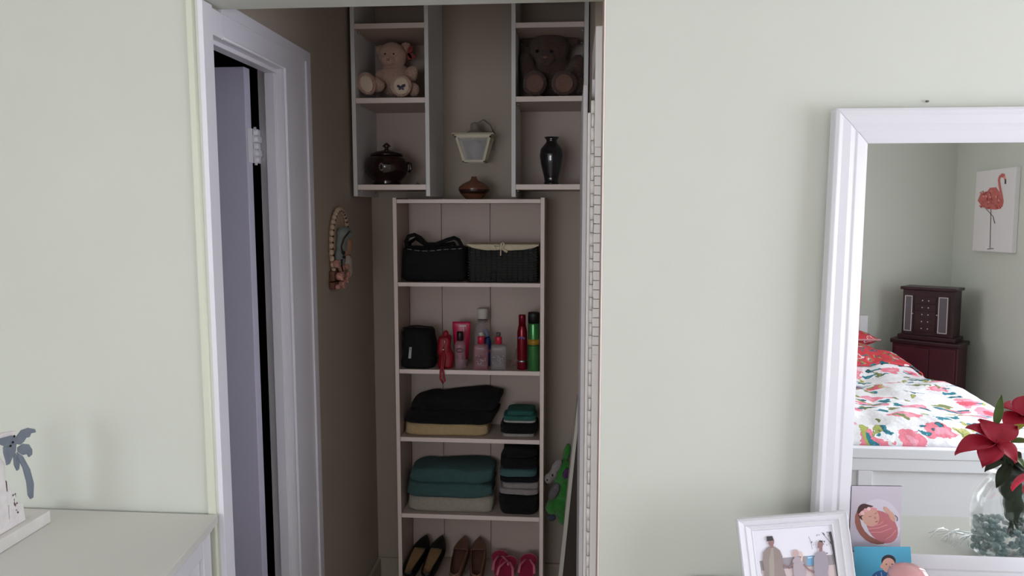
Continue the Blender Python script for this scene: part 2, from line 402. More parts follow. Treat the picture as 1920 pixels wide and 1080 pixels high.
zr = 0.734
RX0 = Yp(1291, 1075, YW-0.008).x
RY0 = 1.23; RX1 = 1.55
t = T('dresser', 'white dresser under the leaning mirror, holding photos and flower vase', 'dresser', ((RX0+RX1)/2, 1.43, FLOOR))
MB().box(RX0, RX1, RY0, YW-0.016, zr-0.022, zr).build('dresser_top', DRTOP, t, bevel=0.002)
MB().box(RX0+0.012, RX1-0.012, RY0+0.012, YW-0.017, zr-0.04, zr-0.0225).build('top_moulding', WHITE, t, bevel=0.004)
MB().box(RX0+0.03, RX1-0.03, RY0+0.03, YW-0.018, FLOOR+0.08, zr-0.0405).build('carcass', WHITE, t, bevel=0.002)
for x in (RX0+0.04, RX1-0.085):
    for y in (RY0+0.04, YW-0.07): MB().box(x, x+0.045, y, y+0.045, FLOOR, FLOOR+0.0795).build('leg', WHITE, t, bevel=0.003)
for r in range(3):
    for c in range(2):
        wd = (RX1-RX0-0.12)/2; x0 = RX0+0.05+c*(wd+0.02); z0 = FLOOR+0.10+r*0.22
        d = MB().box(x0, x0+wd, RY0+0.012, RY0+0.0295, z0, z0+0.205).build('drawer', WHITE, t, bevel=0.004)
        MB().ell((x0+wd/2, RY0+0.001, z0+0.1), (0.014, 0.012, 0.014)).build('knob', MATS['knob_metal'], d)

# ---------------------------------------------------------------- mirror
TILT = math.radians(0.6)
MN = Vector((0, -math.cos(TILT), math.sin(TILT)))            # face normal
# frame-front reference point at the dresser top
MP = Vector((0, 1.672, zr+0.001))
MU = Vector((1, 0, 0)); MV = Vector((0, math.sin(TILT), math.cos(TILT)))
GP = MP-MN*0.014                                            # glass plane
def mp(u, v, d=0): return MP+MU*u+MV*v+MN*d                   # d towards the room
def uv(x, y, d=0):
    q = onplane(x, y, MP+MN*d, MN)-MP; return q.dot(MU), q.dot(MV)
u_tl, v_t = uv(1568, 203); u_bl, _ = uv(1521, 1090)
gi_l, gv_t = uv(1632, 268); gb_l, gv_b = uv(1590, 1034, -0.014)
v_b = 0.0; fw = gi_l-u_tl
u_r = u_tl+0.86
t = T('mirror', 'large mirror in a wide white moulded frame leaning on the right dresser', 'mirror', (1.0, 1.68, zr))
# frame profile across the width: (fraction, height)
prof = [(0, -0.034), (0, 0.0), (0.10, 0.004), (0.22, 0.0), (0.45, -0.001), (0.60, -0.006), (0.66, -0.004), (0.90, -0.010), (1.0, -0.013), (1.0, -0.034)]
def side(c0, c1, i0, i1):      # outer corners c0,c1 ; inner corners i0,i1 in (u,v)
    mb = MB(); rows = []
    for f, h in prof:
        a = (c0[0]+(i0[0]-c0[0])*f, c0[1]+(i0[1]-c0[1])*f); b = (c1[0]+(i1[0]-c1[0])*f, c1[1]+(i1[1]-c1[1])*f)
        rows.append((mb.bm.verts.new(mp(*a, h)), mb.bm.verts.new(mp(*b, h))))
    for k in range(len(rows)): 
        r0, r1 = rows[k], rows[(k+1) % len(rows)]; mb._f([r0[0], r0[1], r1[1], r1[0]])
    mb._f([r[0] for r in rows]); mb._f([r[1] for r in rows][::-1])
    return mb
ob = [(u_bl, v_b), (u_r, v_b), (u_r, v_t), (u_tl, v_t)]
ib = [(gb_l, gv_b), (u_r-fw, gv_b), (u_r-fw, gv_t), (gi_l, gv_t)]
for k in range(4): side(ob[k], ob[(k+1) % 4], ib[k], ib[(k+1) % 4]).build('frame_rail', WHITE, t, bevel=0.0015)
MIR = mat('mirror_silver', (232, 236, 234), 0.0, metal=1.0)
e = 0.012
mb = MB(); mb.prism([mp(gb_l-e, gv_b-e, -0.014), mp(u_r-fw+e, gv_b-e, -0.014), mp(u_r-fw+e, gv_t+e, -0.014), mp(gi_l-e, gv_t+e, -0.014)], -MN*0.005)
mb.build('mirror_glass', MIR, t)

# reflected camera rays: used to find where the things seen in the mirror really stand
def mray(x, y):
    o = onplane(x, y, mp(0, 0, -0.014), MN); d = ray(x, y); return o, d-2*d.dot(MN)*MN
def mZ(x, y, Z): o, d = mray(x, y); return o+d*((Z-o.z)/d.z)
def mY(x, y, Y): o, d = mray(x, y); return o+d*((Y-o.y)/d.y)
def mX(x, y, X): o, d = mray(x, y); return o+d*((X-o.x)/d.x)

# ================================================================ CLOSET THINGS
# ---- ceramics
def lathe_px(mb, cx, rows, Y, seg=40, sy=1.0, baseY=None):
    """rows: (half width in px, y px) from base to top, on a vertical axis through px cx at depth Y"""
    c = Yp(cx, rows[0][1], Y); s = mpx(c)
    prof = [(max(r*s, 0.0004), Yp(cx, y, Y).z-c.z) for r, y in rows]
    return mb.lathe(prof, c, seg, 1, sy), c, s
URN = mat('urn_glaze', (38, 16, 16), 0.18, 0.02, 30, 0.25, 20, coat=0.5)
Yu = 3.02; zu = zL[2]+0.0005; cu = Vector((Yp(726, 344, Yu).x, Yu, zu)); s = mpx(cu)
t = T('lidded_pot', 'dark oxblood round pot with knobbed lid on lower left shelf', 'pot', cu)
MB().lathe([(24*s, 0), (27*s, 3*s), (24*s, 7*s), (36*s, 18*s), (41*s, 30*s), (41*s, 38*s), (37*s, 48*s), (30*s, 54*s), (27*s, 55*s)], cu, 40).build('body', URN, t)
MB().lathe([(31*s, 54.5*s), (30*s, 58*s), (18*s, 63*s), (8*s, 65*s), (4*s, 66*s), (3.5*s, 69*s), (8*s, 72*s), (6*s, 75*s), (2*s, 78*s), (.3*s, 79*s)], cu, 32).build('lid', URN, t)
for sx in (-1, 1):
    MB().tube([cu+Vector((sx*38*s, 0, 42*s)), cu+Vector((sx*45*s, 0, 40*s)), cu+Vector((sx*46*s, 0, 30*s)), cu+Vector((sx*41*s, 0, 24*s))], 2.4*s, 8).build('handle', URN, t)
mb = MB(); 
for k in range(9):
    a = k*0.7; mb.ell(cu+Vector((math.cos(a)*3.5*s, -41.3*s+abs(math.sin(a))*0.4*s, (32+math.sin(a)*6)*s)), (1.4*s, .5*s, 1.8*s), u=8, v=6)
mb.build('emblem', mat('emblem_grey', (110, 95, 95), 0.4), t, label='small pale embossed emblem')
VASE = mat('vase_black', (26, 26, 30), 0.12, 0, coat=1.0)
Yv = 3.02; cv = Vector((Yp(1034, 344, Yv).x, Yv, zR[2]+0.0005)); s = mpx(cv)
t = T('vase', 'tall glossy black vase with flared rim on lower right shelf', 'vase', cv)
MB().lathe([(12*s, 0), (14.5*s, 1*s), (14.5*s, 4*s), (13*s, 6*s), (14*s, 14*s), (20*s, 38*s), (22.5*s, 54*s), (21*s, 66*s), (14*s, 75*s), (10.5*s, 79*s), (10*s, 83*s), (14.5*s, 88.5*s), (12*s, 88.5*s), (8*s, 83*s)], cv, 40).build('body', VASE, t)
# short copper bottle vase on the bookcase
Yb = 3.06; cb = Vector((Yp(889, 371, Yb).x, Yb, ZT0+0.0005)); s = mpx(cb)
t = T('vase', 'squat brown bottle vase with short neck on top of bookcase', 'vase', cb)
m_ = mat('copper_glaze', (112, 70, 52), 0.25, 0.02, 20, 0.2, 12, coat=0.4)
MB().lathe([(14*s, 0), (17*s, 1.5*s), (25*s, 10*s), (29.5*s, 18*s), (28.5*s, 23*s), (20*s, 30*s), (9*s, 34.5*s), (5.5*s, 38*s), (5.2*s, 42*s), (4*s, 42*s), (3.6*s, 38*s)], cb, 40).build('body', m_, t)
MB().lathe([(25.2*s, 10*s), (29.8*s, 18*s), (28.8*s, 19*s), (20*s, 10*s)], cb, 40).build('glaze_band', mat('dark_glaze', (50, 30, 26), 0.25), t, label='darker glazed lower band')
# small trinkets by the pot
tk = MB(); c0 = Yp(783, 343, 3.0)
tag(tk.lathe([(0.010, 0), (0.012, 0.004), (0.004, 0.009), (0.0005, 0.012)], (c0.x, 3.0, zu), 12).build('trinket', col((120, 115, 112), rough=0.4)), 'tiny grey trinket beside the dark lidded pot', 'trinket')

# ---- lantern on the back wall
CREAM = mat('lantern_cream', (206, 198, 172), 0.4, 0.05, 60)
Yl = 3.05; cl = Yp(887, 275, Yl); s = mpx(cl); t = T('wall_lantern', 'cream coach lantern mounted on the closet back wall above the squat vase', 'lamp', (cl.x, YB, cl.z))
def LZ(y): return Yp(887, y, Yl).z
zt_, zb_ = LZ(252), LZ(303); wt, wb = 35*s, 21*s; dt, db = 0.070, 0.042
def corner(sx, sy, z, f): 
    w_ = wb+(wt-wb)*f; d_ = db+(dt-db)*f; return Vector((cl.x+sx*w_, Yl+0.06+sy*d_, z))
# frames of the four faces: uprights then rails
for sx in (-1, 1):
    for sy in (-1, 1):
        a = corner(sx, sy, zb_, 0); b = corner(sx, sy, zt_, 1); q = Vector((-sx*5.5*s, 0, 0)); r = Vector((0, -sy*5*s, 0))
        MB().hexa([a, a+q, a+q+r, a+r, b, b+q, b+q+r, b+r]).build('corner_post', CREAM, t, bevel=0.001)
mb = MB(); mb2 = MB()
for sy in (-1, 1):
    for mb, z0, z1, f in ((mb2, zb_, zb_+4.5*s, .04), (mb, zt_-6*s, zt_, .95)):
        a = corner(-1, sy, z0, f); b = corner(1, sy, z0, f)
        mb.box(a.x, b.x, min(a.y, a.y-sy*3*s), max(a.y, a.y-sy*3*s), z0, z1)
for sx in (-1, 1):
    for mb, z0, z1, f in ((mb2, zb_, zb_+4.5*s, .04), (mb, zt_-6*s, zt_, .95)):
        a = corner(sx, -1, z0, f); b = corner(sx, 1, z0, f)
        mb.box(min(a.x, a.x-sx*3*s), max(a.x, a.x-sx*3*s), a.y, b.y, z0, z1)
for k in range(9):   # scalloped edge under the top rail
    x = cl.x+(-26+52*(k+.5)/9)*s; mb.ell((x, Yl+0.06-dt*.93+.001, zt_-6.5*s), (3.0*s, 1.0*s, (1.6 if k != 4 else 3.2)*s), u=10, v=6)
mb.build('top_rail', CREAM, t); mb2.build('bottom_rail', CREAM, t)
MB().m(CREAM).hexa([corner(-1.14, -1.14, zt_, 1), corner(1.14, -1.14, zt_, 1), corner(1.14, 1.14, zt_, 1), corner(-1.14, 1.14, zt_, 1)]+
    [corner(-1.1, -1.1, zt_+2.5*s, 1), corner(1.1, -1.1, zt_+2.5*s, 1), corner(1.1, 1.1, zt_+2.5*s, 1), corner(-1.1, 1.1, zt_+2.5*s, 1)]).build('roof_plate', None, t)
GREYM = mat('lantern_grey', (146, 136, 128), 0.5)
MB().lathe([(20*s, 0), (14*s, 5*s), (9*s, 8*s), (8.5*s, 18*s), (7*s, 21*s), (2*s, 23*s)], (cl.x, Yl+0.06, zt_+2.5*s), 24).build('neck', GREYM, t)
MB().tube([(cl.x+3*s, Yl+0.06, zt_+22*s), (cl.x+16*s, Yl+0.07, zt_+31*s), (cl.x+28*s, Yl+0.10, zt_+22*s), (cl.x+32*s, YB-0.012, zt_+8*s)], 1.3*s, 8).build('arm', GREYM, t)
MB().box(cl.x-14*s, cl.x+34*s, YB-0.012, YB-0.0005, zt_-24*s, zt_+12*s).build('backplate', GREYM, t, bevel=0.003)
LGl = mat('lantern_glass', (200, 200, 205), 0.25, 0.4, 80, alpha=0.35)
for sy in (-1,):
    mb = MB(); mb.poly([corner(-.85, sy*.98, zb_+2*s, .03), corner(.85, sy*.98, zb_+2*s, .03), corner(.87, sy*.98, zt_-4*s, .95), corner(-.87, sy*.98, zt_-4*s, .95)]); mb.build('glass_pane', LGl, t, solid=0.0015)
MB().lathe([(4*s, -6*s), (5*s, 0), (12*s, 14*s), (13*s, 21*s), (10*s, 29*s), (1*s, 33*s)], (cl.x, Yl+0.06, zb_+8*s), 24).build('bulb', mat('frosted_bulb', (215, 212, 215), 0.4, alpha=0.8), t)

# ---- teddy bears
def bear(t, parts, fur, vox=0.004):
    mb = MB(); mb.m(fur)
    for px, py, Y, rx, ry, rz, ang in parts:
        c = Yp(px, py, Y); s = mpx(c); mb.ell(c, (rx*s, rz, ry*s), Euler((0, math.radians(ang), 0)))
    return mb.build('body', None, t, remesh=vox, disp=0.003)
CFUR = mat('cream_fur', (242, 198, 178), 0.95, 1.0, 260, 0.08, 40, sheen=0.3)
base = Yp(733, 181, 3.03)
t = T('teddy_bear', 'cream teddy bear with blue butterfly on its foot pad', 'toy', (base.x, 3.03, zL[1]))
bear(t, [(741, 150, 3.08, 34, 31, .060, 0), (736, 105, 3.07, 27, 25, .052, 8), (727, 113, 3.025, 13, 10, .022, 10), (760, 92, 3.09, 12, 13, .016, 30), (715, 96, 3.10, 10, 12, .014, -20),
         (768, 145, 3.03, 13, 24, .030, 28), (703, 158, 2.99, 20, 14, .030, 18), (688, 157, 2.955, 18, 22, .026, -20), (752, 164, 3.0, 22, 15, .035, 0), (752, 161, 2.95, 21, 21, .018, 0), (775, 168, 3.0, 12, 13, .03, 0), (712, 145, 3.04, 10, 15, .03, 20)], CFUR)
PAD = mat('cream_pad', (228, 205, 182), 0.8, 0.3, 200)
for px, py, Y, rx, ry, a in ((687, 157, 2.932, 12, 16, -20), (752, 161, 2.936, 15, 16, 0)):
    c = Yp(px, py, Y); s = mpx(c); MB().ell(c, (rx*s, .005, ry*s), Euler((0, math.radians(a), 0))).build('foot_pad', PAD, t)
c = Yp(752, 164, 2.930); s = mpx(c); mb = MB()
for dx, dz, rx, rz, a in ((-4.5, 2, 4, 2.6, 30), (4.5, 3, 4.5, 3, -30), (-2.5, -2.5, 2.8, 2, -30), (3, -2.5, 3, 2, 30), (0, 0, 1, 3.5, 0)):
    mb.ell(c+Vector((dx*s, 0, dz*s)), (rx*s, .0012, rz*s), Euler((0, math.radians(a), 0)), u=10, v=6)
mb.build('butterfly_patch', mat('butterfly_blue', (72, 72, 92), 0.7), t)
c = Yp(727, 112, 3.0); s = mpx(c); MB().ell(c, (3.5*s, .004, 2.5*s)).build('nose', mat('bear_nose_pink', (190, 140, 125), 0.6), t)
for px in (722, 738): MB().ell(Yp(px, 101, 3.02), (1.6*s, .003, 1.8*s), u=10, v=8).build('eye', mat('bear_eye', (60, 45, 40), 0.2), t)
c = Yp(765, 100, 3.06); mb = MB(); RIB = mat('red_stripe_ribbon', (150, 70, 66), 0.8, 0.2, 100, 0.3, 90)
for a, l in ((60, 15), (-35, 16), (-70, 12)):
    d = Vector((math.cos(math.radians(a)), 0, math.sin(math.radians(a)))); p = Vector((-d.z, 0, d.x))
    mb.prism([c-p*2*s, c+d*l*s*.5-p*5*s, c+d*l*s-p*3.5*s, c+d*l*s+p*3.5*s, c+d*l*s*.5+p*5*s, c+p*2*s], (0, .004, 0))
mb.build('ribbon', RIB, t)
BFUR = mat('brown_fur', (92, 66, 58), 0.95, 1.0, 260, 0.12, 40, sheen=0.2)
base = Yp(1032, 179, 3.03)
t = T('teddy_bear', 'large dark brown teddy bear filling the top right shelf', 'toy', (base.x, 3.03, zR[1]))
bear(t, [(1033, 140, 3.10, 42, 42, .075, 0), (1030, 92, 3.07, 38, 31, .065, 0), (1024, 108, 3.01, 17, 12, .025, 0), (992, 74, 3.09, 15, 15, .018, 0), (1070, 74, 3.09, 15, 15, .018, 0),
         (990, 128, 3.04, 15, 32, .035, -15), (1078, 135, 3.04, 17, 33, .035, 15), (1003, 160, 3.0, 24, 19, .05, 0), (1060, 160, 3.0, 24, 19, .05, 0), (1003, 156, 2.955, 23, 24, .02, 0), (1058, 156, 2.955, 25, 24, .02, 0), (1085, 160, 3.02, 12, 18, .03, 0)], BFUR, 0.005)
PAD2 = mat('brown_pad', (120, 90, 80), 0.9, 0.5, 200)
for px in (1003, 1058):
    c = Yp(px, 156, 2.936); s = mpx(c); MB().ell(c, (17*s, .005, 17*s)).build('foot_pad', PAD2, t)
c = Yp(1022, 107, 2.985); MB().ell(c, (5*s, .006, 3.5*s)).build('nose', mat('brown_nose', (120, 88, 78), 0.5), t)
for px in (1007, 1034): MB().ell(Yp(px, 96, 3.005), (3*s, .006, 3*s), u=12, v=8).build('eye', mat('black_bead', (12, 10, 10), 0.1), t)

# ---- plaque of a veiled woman on the left closet wall
pc = Xp(634, 476, XL); t = T('wall_plaque', 'moulded plaque of a veiled woman with roses on the left closet wall', 'plaque', (XL, pc.y, pc.z))
def pl(px, py, out): return Xp(px, py, XL+out)
IV = mat('plaque_ivory', (205, 180, 155), 0.6, 0.1, 80); yc, zc0 = Xp(632, 460, XL).y, pc.z
ry, rz_ = 0.105, 0.135; cc = Vector((XL, yc, Xp(630, 462, XL).z))
MB().ell(cc+Vector((0.004, 0, 0)), (0.008, ry, rz_), u=36, v=16).build('shell_back', IV, t)
mb = MB(); beads = [] 
for k in range(36):
    a = k*2*math.pi/36+0.05
    if -2.2 < math.atan2(math.sin(a), math.cos(a)) < -0.9: continue
    p = cc+Vector((0.012, -math.cos(a)*ry, math.sin(a)*rz_)); mb.ell(p, (0.009, 0.010, 0.0108), u=10, v=8)
mb.build('scalloped_rim', IV, t)
mb = MB()
for k in range(36):
    a = (k+.5)*2*math.pi/36+0.05
    p = cc+Vector((0.017, -math.cos(a)*(ry-.004), math.sin(a)*(rz_-.004))); mb.ell(p, (0.004, 0.003, 0.004), u=8, v=6)
mb.build('rim_groove', mat('plaque_dark', (60, 38, 34), 0.6), t, label='dark joints between the rim scallops')
VEIL = mat('veil_blue', (128, 136, 134), 0.6, 0.2, 60, 0.12, 30)
mb = MB(); mb.m(VEIL)
for px, py, o, a, b, c_ in ((645, 438, .032, .030, .040, .028), (640, 458, .024, .022, .036, .040), (637, 483, .024, .020, .030, .040), (651, 436, .045, .020, .030, .013)):
    mb.ell(pl(px, py, o), (a, b, c_))
mb.build('veil', None, t, remesh=0.004)
MB().m(mat('plaque_skin', (170, 124, 98), 0.6)).ell(pl(652, 458, .040), (.016, .020, .030)).ell(pl(649, 472, .036), (.012, .014, .016)).build('face', None, t)
MB().m(MATS['plaque_dark']).tube([pl(655, 434, .062), pl(645, 447, .058), pl(640, 462, .052), pl(642, 474, .05)], .0035, 8).build('hair', None, t)
mb = MB(); mb.m(mat('plaque_gown', (190, 180, 168), 0.7, 0.1, 60)).ell(pl(648, 492, .030), (.024, .030, .034)).ell(pl(650, 508, .026), (.022, .026, .03))
mb.build('gown', None, t)
ROSE = mat('plaque_rose', (196, 142, 128), 0.6, 0.3, 90, 0.15, 60)
for px, py, o, r in ((631, 495, .028, .014), (640, 504, .034, .012), (637, 518, .036, .015), (648, 524, .038, .012), (641, 533, .034, .014), (633, 538, .028, .010), (650, 500, .048, .010), (652, 513, .046, .009)):
    mb = MB(); c = pl(px, py, o); mb.ell(c, (r, r, r), u=14, v=10)
    for k in range(5):
        a = k*1.257; mb.ell(c+Vector((r*.5, math.cos(a)*r*.7, math.sin(a)*r*.7)), (r*.5, r*.45, r*.45), u=10, v=6)
    mb.build('rose', ROSE, t)
mb = MB(); mb.m(mat('plaque_brown', (104, 66, 50), 0.5, 0.1, 60)); 
for a, b in ((507, 526), (528, 541)):
    p = Xp(627, (a+b)/2, XL+0.01); h = abs(Xp(627, a, XL+.01).z-Xp(627, b, XL+.01).z)/2
    mb.box(XL+0.002, XL+0.022, p.y-.035, p.y+.06, p.z-h, p.z+h)
mb.build('base_block', None, t, bevel=0.003)
MB().m(mat('plaque_black', (20, 18, 20), 0.5)).ell(pl(644, 474, .058), (.006, .010, .008)).ell(pl(645, 482, .056), (.006, .008, .006)).tube([pl(641, 486, .054), pl(641, 500, .054), pl(643, 508, .052)], .003, 8).build('clasp', None, t)

# ---- bag and basket, shelf 1
def sbox(mb, x0, x1, y0, y1, z0, z1, taper=0.0, e=5, n=(20, 12), wob=0.0, seed=0, top=None, shear=0.0):
    """soft box: superellipse cross-section lofted in z"""
    rows = n[1]; cx, cy = (x0+x1)/2, (y0+y1)/2; a, b = (x1-x0)/2, (y1-y0)/2; seg = n[0]*2; rings = []
    for i in range(rows+1):
        f = i/rows; z = z0+(z1-z0)*f
        edge = min(f, 1-f)*rows; k = 1-0.5*max(0, 1-edge/1.2)**2*min(.25, (z1-z0)/max(a, .001)*.6)
        k2 = (1-taper*f)*k; ring = []
        for j in range(seg):
            t_ = j*2*math.pi/seg; ct, st = math.cos(t_), math.sin(t_)
            x = cx+a*k2*math.copysign(abs(ct)**(2/e), ct); y = cy+b*k*math.copysign(abs(st)**(2/e), st)
            x += shear*(f-.5); v = Vector((x, y, z)); w_ = noise.noise(Vector((x*14+seed, y*14, z*22+seed*3)))*wob
            zz = z+w_*0.8 if 0 < i < rows+1 else z
            if top and i > rows*.5: zz += top((x-cx)/a)*(f-.5)*2
            ring.append(mb.bm.verts.new((x+w_*(1 if i else 0), y+w_*.6, zz if i else z)))
        rings.append(ring)
    for i in range(rows):
        for j in range(seg): mb._f([rings[i][j], rings[i][(j+1) % seg], rings[i+1][(j+1) % seg], rings[i+1][j]], True)
    mb._f(rings[0][::-1], True); 
    c = mb.bm.verts.new(sum((v.co for v in rings[-1]), Vector())/seg)
    for j in range(seg): mb._f([rings[-1][j], rings[-1][(j+1) % seg], c], True)
    return mb
Yg = 3.01; z1 = SH[1]+0.001
def X(px, Y, py=500): return Yp(px, py, Y).x
def Z(py, Y, px=880): return Yp(px, py, Y).z
t = T('handbag', 'black fabric bag with looped handle and pale dashed trim on bookcase', 'bag', (X(812, Yg), Yg+.08, z1))
sbox(MB(), X(750, Yg), X(875, Yg), Yg, Yg+.15, z1, Z(462, Yg, 812), 0.07, 5, wob=.006, seed=2, top=lambda u: -0.008*(1-u*u)+.006*u*u).build('body', BLACKF, t)
for dy, pts in ((.03, [(764, 466), (761, 452), (766, 443), (777, 440), (788, 446), (800, 458), (818, 458), (838, 450), (852, 446), (860, 450), (866, 462)]), (.11, [(770, 466), (768, 455), (780, 447), (800, 460), (830, 460), (850, 456), (858, 468)])):
    MB().tube([Yp(x, y, Yg+dy) for x, y in pts], .0042, 8, flat=2.0).build('handle', BLACKF, t)
TR = mat('trim_text_grey', (150, 150, 158), 0.7)
tr = [(762, 466.5), (775, 469), (790, 470.5), (805, 470.5), (818, 469.5), (830, 468), (845, 467), (858, 466.5), (868, 465.5)]
mb = MB(); mb.tube([Yp(x, y, Yg-.001) for x, y in tr], .0035, 8, flat=.5); band = mb.build('trim_band', mat('trim_black', (14, 14, 18), 0.6), t)
for k in range(len(tr)-1):
    (xa, ya), (xb, yb) = tr[k], tr[k+1]; mb = MB()
    for q in range(4):
        f0 = .18+q*.16; a = Yp(xa+(xb-xa)*f0, ya+(yb-ya)*f0, Yg-.004); mb.ell(a, (.0022, .0008, .0020 if q % 2 else .0014), u=8, v=6)
    mb.build('trim_mark', TR, band)
# basket
WICK = mat('black_wicker', (26, 28, 27), 0.6, 0.2, 120)
xa, xb = X(875, Yg)+.002, X(1010, Yg); za = z1; zb = Z(463, Yg, 940)
t = T('wicker_basket', 'black wicker basket with cream liner and bow on bookcase', 'basket', ((xa+xb)/2, Yg+.08, z1))
MB().box(xa+.006, xb-.006, Yg+.006, Yg+.154, za, zb-.004).build('basket_wall', WICK, t, bevel=.006)
rows = 13; st = 26
for side_ in range(1):
    mb = MB()
    for r in range(rows):
        z = za+.004+(zb-za-.012)*r/(rows-1); pts = []
        for k in range(st*2+1):
            x = xa+.003+(xb-xa-.006)*k/(st*2); off = .0028*math.sin(math.pi*(k/1.0+r)+math.pi/2)
            pts.append((x, Yg+.004+off, z))
        mb.tube(pts, .0034, 6)
    o = mb.build('weave', WICK, t); o['kind'] = 'stuff'
for k in range(0, st, 2):
    x = xa+.006+(xb-xa-.012)*(k+.5)/st; MB().tube([(x, Yg+.003, za+.001), (x, Yg+.003, zb-.002)], .0028, 6).build('stake', WICK, t)
LIN = mat('liner_cream', (214, 202, 176), 0.85, 0.3, 120, 0.04, 30)
ztop = Z(458, Yg, 940)
def skirt(u, v):     # liner overhang, sagging in the middle
    x = xa-.001+(xb-xa+.002)*u; sag = .020*(1-(2*u-1)**4)
    zz = ztop+(-(.004+sag))*v+.002*noise.noise(Vector((u*9, v*2, 0)))
    return Vector((x, Yg-.004-.003*math.sin(v*3.1)+.0012*math.sin(u*60), zz))
mb = MB(); mb.grid(skirt, 60, 6); mb.box(xa+.001, xb-.001, Yg-.003, Yg+.156, ztop-.003, ztop); mb.build('liner', LIN, t, solid=.0015)
c = Yp(940, 465, Yg-.01); mb = MB()
for pts in ([(0, 0), (6, 6), (3, 13), (-1, 8), (0, 0)], [(0, 0), (-7, 1), (-13, 3), (-10, -2), (0, 0)]): mb.tube([c+Vector((x*s, 0, z*s)) for x, z in pts], .003, 8, flat=1.8)
mb.tube([c, c+Vector((6*s, 0, -4*s)), c+Vector((12*s, -.002, -8*s))], .003, 8, flat=1.8); mb.tube([c, c+Vector((-1*s, -.002, -7*s)), c+Vector((-1.2*s, -.003, -15*s))], .0045, 8, flat=.6)
mb.ell(c, (.006, .005, .006)); mb.build('bow', LIN, t)

# ---- toiletries, shelf 2
z2 = SH[2]+0.0008
def base_on(px, py, zs, lo=2.985, hi=3.15):
    p = Zp(px, py, zs); Y = min(max(p.y, lo), hi); return Vector((Yp(px, py, Y).x, Y, zs))
c = base_on(782, 690, z2); Yq = 2.985
t = T('cosmetic_bag', 'black boxy cosmetic bag with small white label on second bookcase shelf', 'bag', (X(782, Yq, 650), Yq+.06, z2))
xa, xb = X(747, Yq, 650), X(813, Yq, 650)
xm = (xa+xb)/2
sbox(MB(), xa+.003, xb, Yq, Yq+.13, z2, Z(619, Yq, 782), .13, 4, wob=.006, seed=5).build('body', BLACKF, t)
MB().tube([(xa+.016, Yq+.02, Z(619, Yq)+.002), (xm, Yq+.015, Z(616, Yq)+.003), (xb-.012, Yq+.02, Z(619, Yq)+.002)], .004, 8).build('zip', mat('zip_black', (30, 30, 32), 0.4), t)
a = Yp(767, 672, Yq-.004); mb = MB()
mb.prism([Yp(765.5, 672, Yq-.004), Yp(770.5, 672, Yq-.004), Yp(772, 651, Yq-.004), Yp(767.5, 651, Yq-.004)], (0, .0015, 0))
lb = mb.build('label_tag', mat('tag_silver', (176, 176, 178), 0.35), t, label='small pale label tag')
MB().m(DARKG).ell(Yp(769.5, 655, Yq-.0045), (.0018, .0008, .0018), u=8, v=6).build('label_mark', None, lb)
RED = mat('red_leather', (150, 22, 40), 0.4, 0.3, 150, 0.1, 40)
Yr = 3.0; t = T('wristlet', 'red wristlet purse with strap hanging over shelf edge', 'purse', (X(833, Yr, 650), Yr+.03, z2))
xa, xb = X(817, Yr, 650), X(849, Yr, 650)
mb = MB(); sbox(mb, xa, xb, Yr, Yr+.06, z2, Z(632, Yr, 833), .28, 2.6, wob=.010, seed=9).build('body', RED, t)
MB().ell(Yp(836, 626, Yr+.02), (.012, .012, .015)).build('gathered_top', RED, t)
st_ = [Yp(831, 657, Yr-.006), Yp(829, 672, Yr-.010), Yp(828, 686, YK-.006), Yp(826, 697, YK-.008), Yp(826, 710, YK-.007), Yp(831, 719, YK-.006), Yp(834.5, 714, YK-.006), Yp(832, 703, YK-.006), Yp(830, 690, YK-.008), Yp(833, 672, Yr-.008), Yp(832, 657, Yr-.006)]
MB().tube(st_, .0028, 8, flat=1.6).build('wrist_strap', RED, t)
mb = MB(); mb.m(mat('chrome', (200, 200, 205), 0.15, metal=1.0)).tube([Yp(833, 633, Yr-.004), Yp(834, 642, Yr-.006), Yp(831, 653, Yr-.006)], .0022, 8).ell(Yp(831, 656, Yr-.006), (.004, .002, .004)); mb.build('zip_pull', None, t)
def clearm(name, rgb, a=0.45): return mat(name, rgb, 0.08, alpha=a, ior=1.45)
CLR = clearm('clear_plastic', (190, 180, 185), .30); CAPB = mat('cap_black', (34, 24, 26), 0.35); WCAP = mat('cap_white', (205, 198, 192), 0.4)
def bottle(name, label, px, ybase, Y, body, cap, bm_, cm, sy=.8, sq=None, capsq=None, cat='bottle', capn='cap'):
    c = Vector((Yp(px, ybase, Y).x, Y, z2)); s = mpx(c); t = T(name, label, cat, c)
    MB().lathe([(r*s, z*s) for r, z in body], c, 32, 1, sy, sq).build('body', bm_, t)
    MB().lathe([(r*s, z*s) for r, z in cap], c, 28, 1, 1, capsq).build(capn, cm, t)
    return t, c, s
# pink tube: flat crimped top, narrowing to its cap below
Y_ = 3.08; c = Vector((Yp(866, 684, Y_).x, Y_, z2)); s = mpx(c)
t = T('lotion_tube', 'bright pink lotion tube standing behind small clear bottle', 'tube', c)
PK = mat('hot_pink_plastic', (196, 32, 78), 0.3)
mb = MB(); R0 = []
for f, w_, d_ in ((.0, 12.5, 11), (.3, 14, 10), (.7, 16.3, 5), (.93, 17, 1.2), (1, 17, 1.0)): R0.append((f, w_, d_))
rings = []
for f, w_, d_ in R0:
    rings.append([mb.bm.verts.new(c+Vector((math.cos(k*math.pi/14)*w_*s, math.sin(k*math.pi/14)*d_*s, (12+70*f)*s))) for k in range(28)])
for i in range(len(rings)-1):
    for k in range(28): mb._f([rings[i][k], rings[i][(k+1) % 28], rings[i+1][(k+1) % 28], rings[i+1][k]], True)
mb._f(rings[0][::-1]); mb._f(rings[-1]); mb.build('tube_body', PK, t)
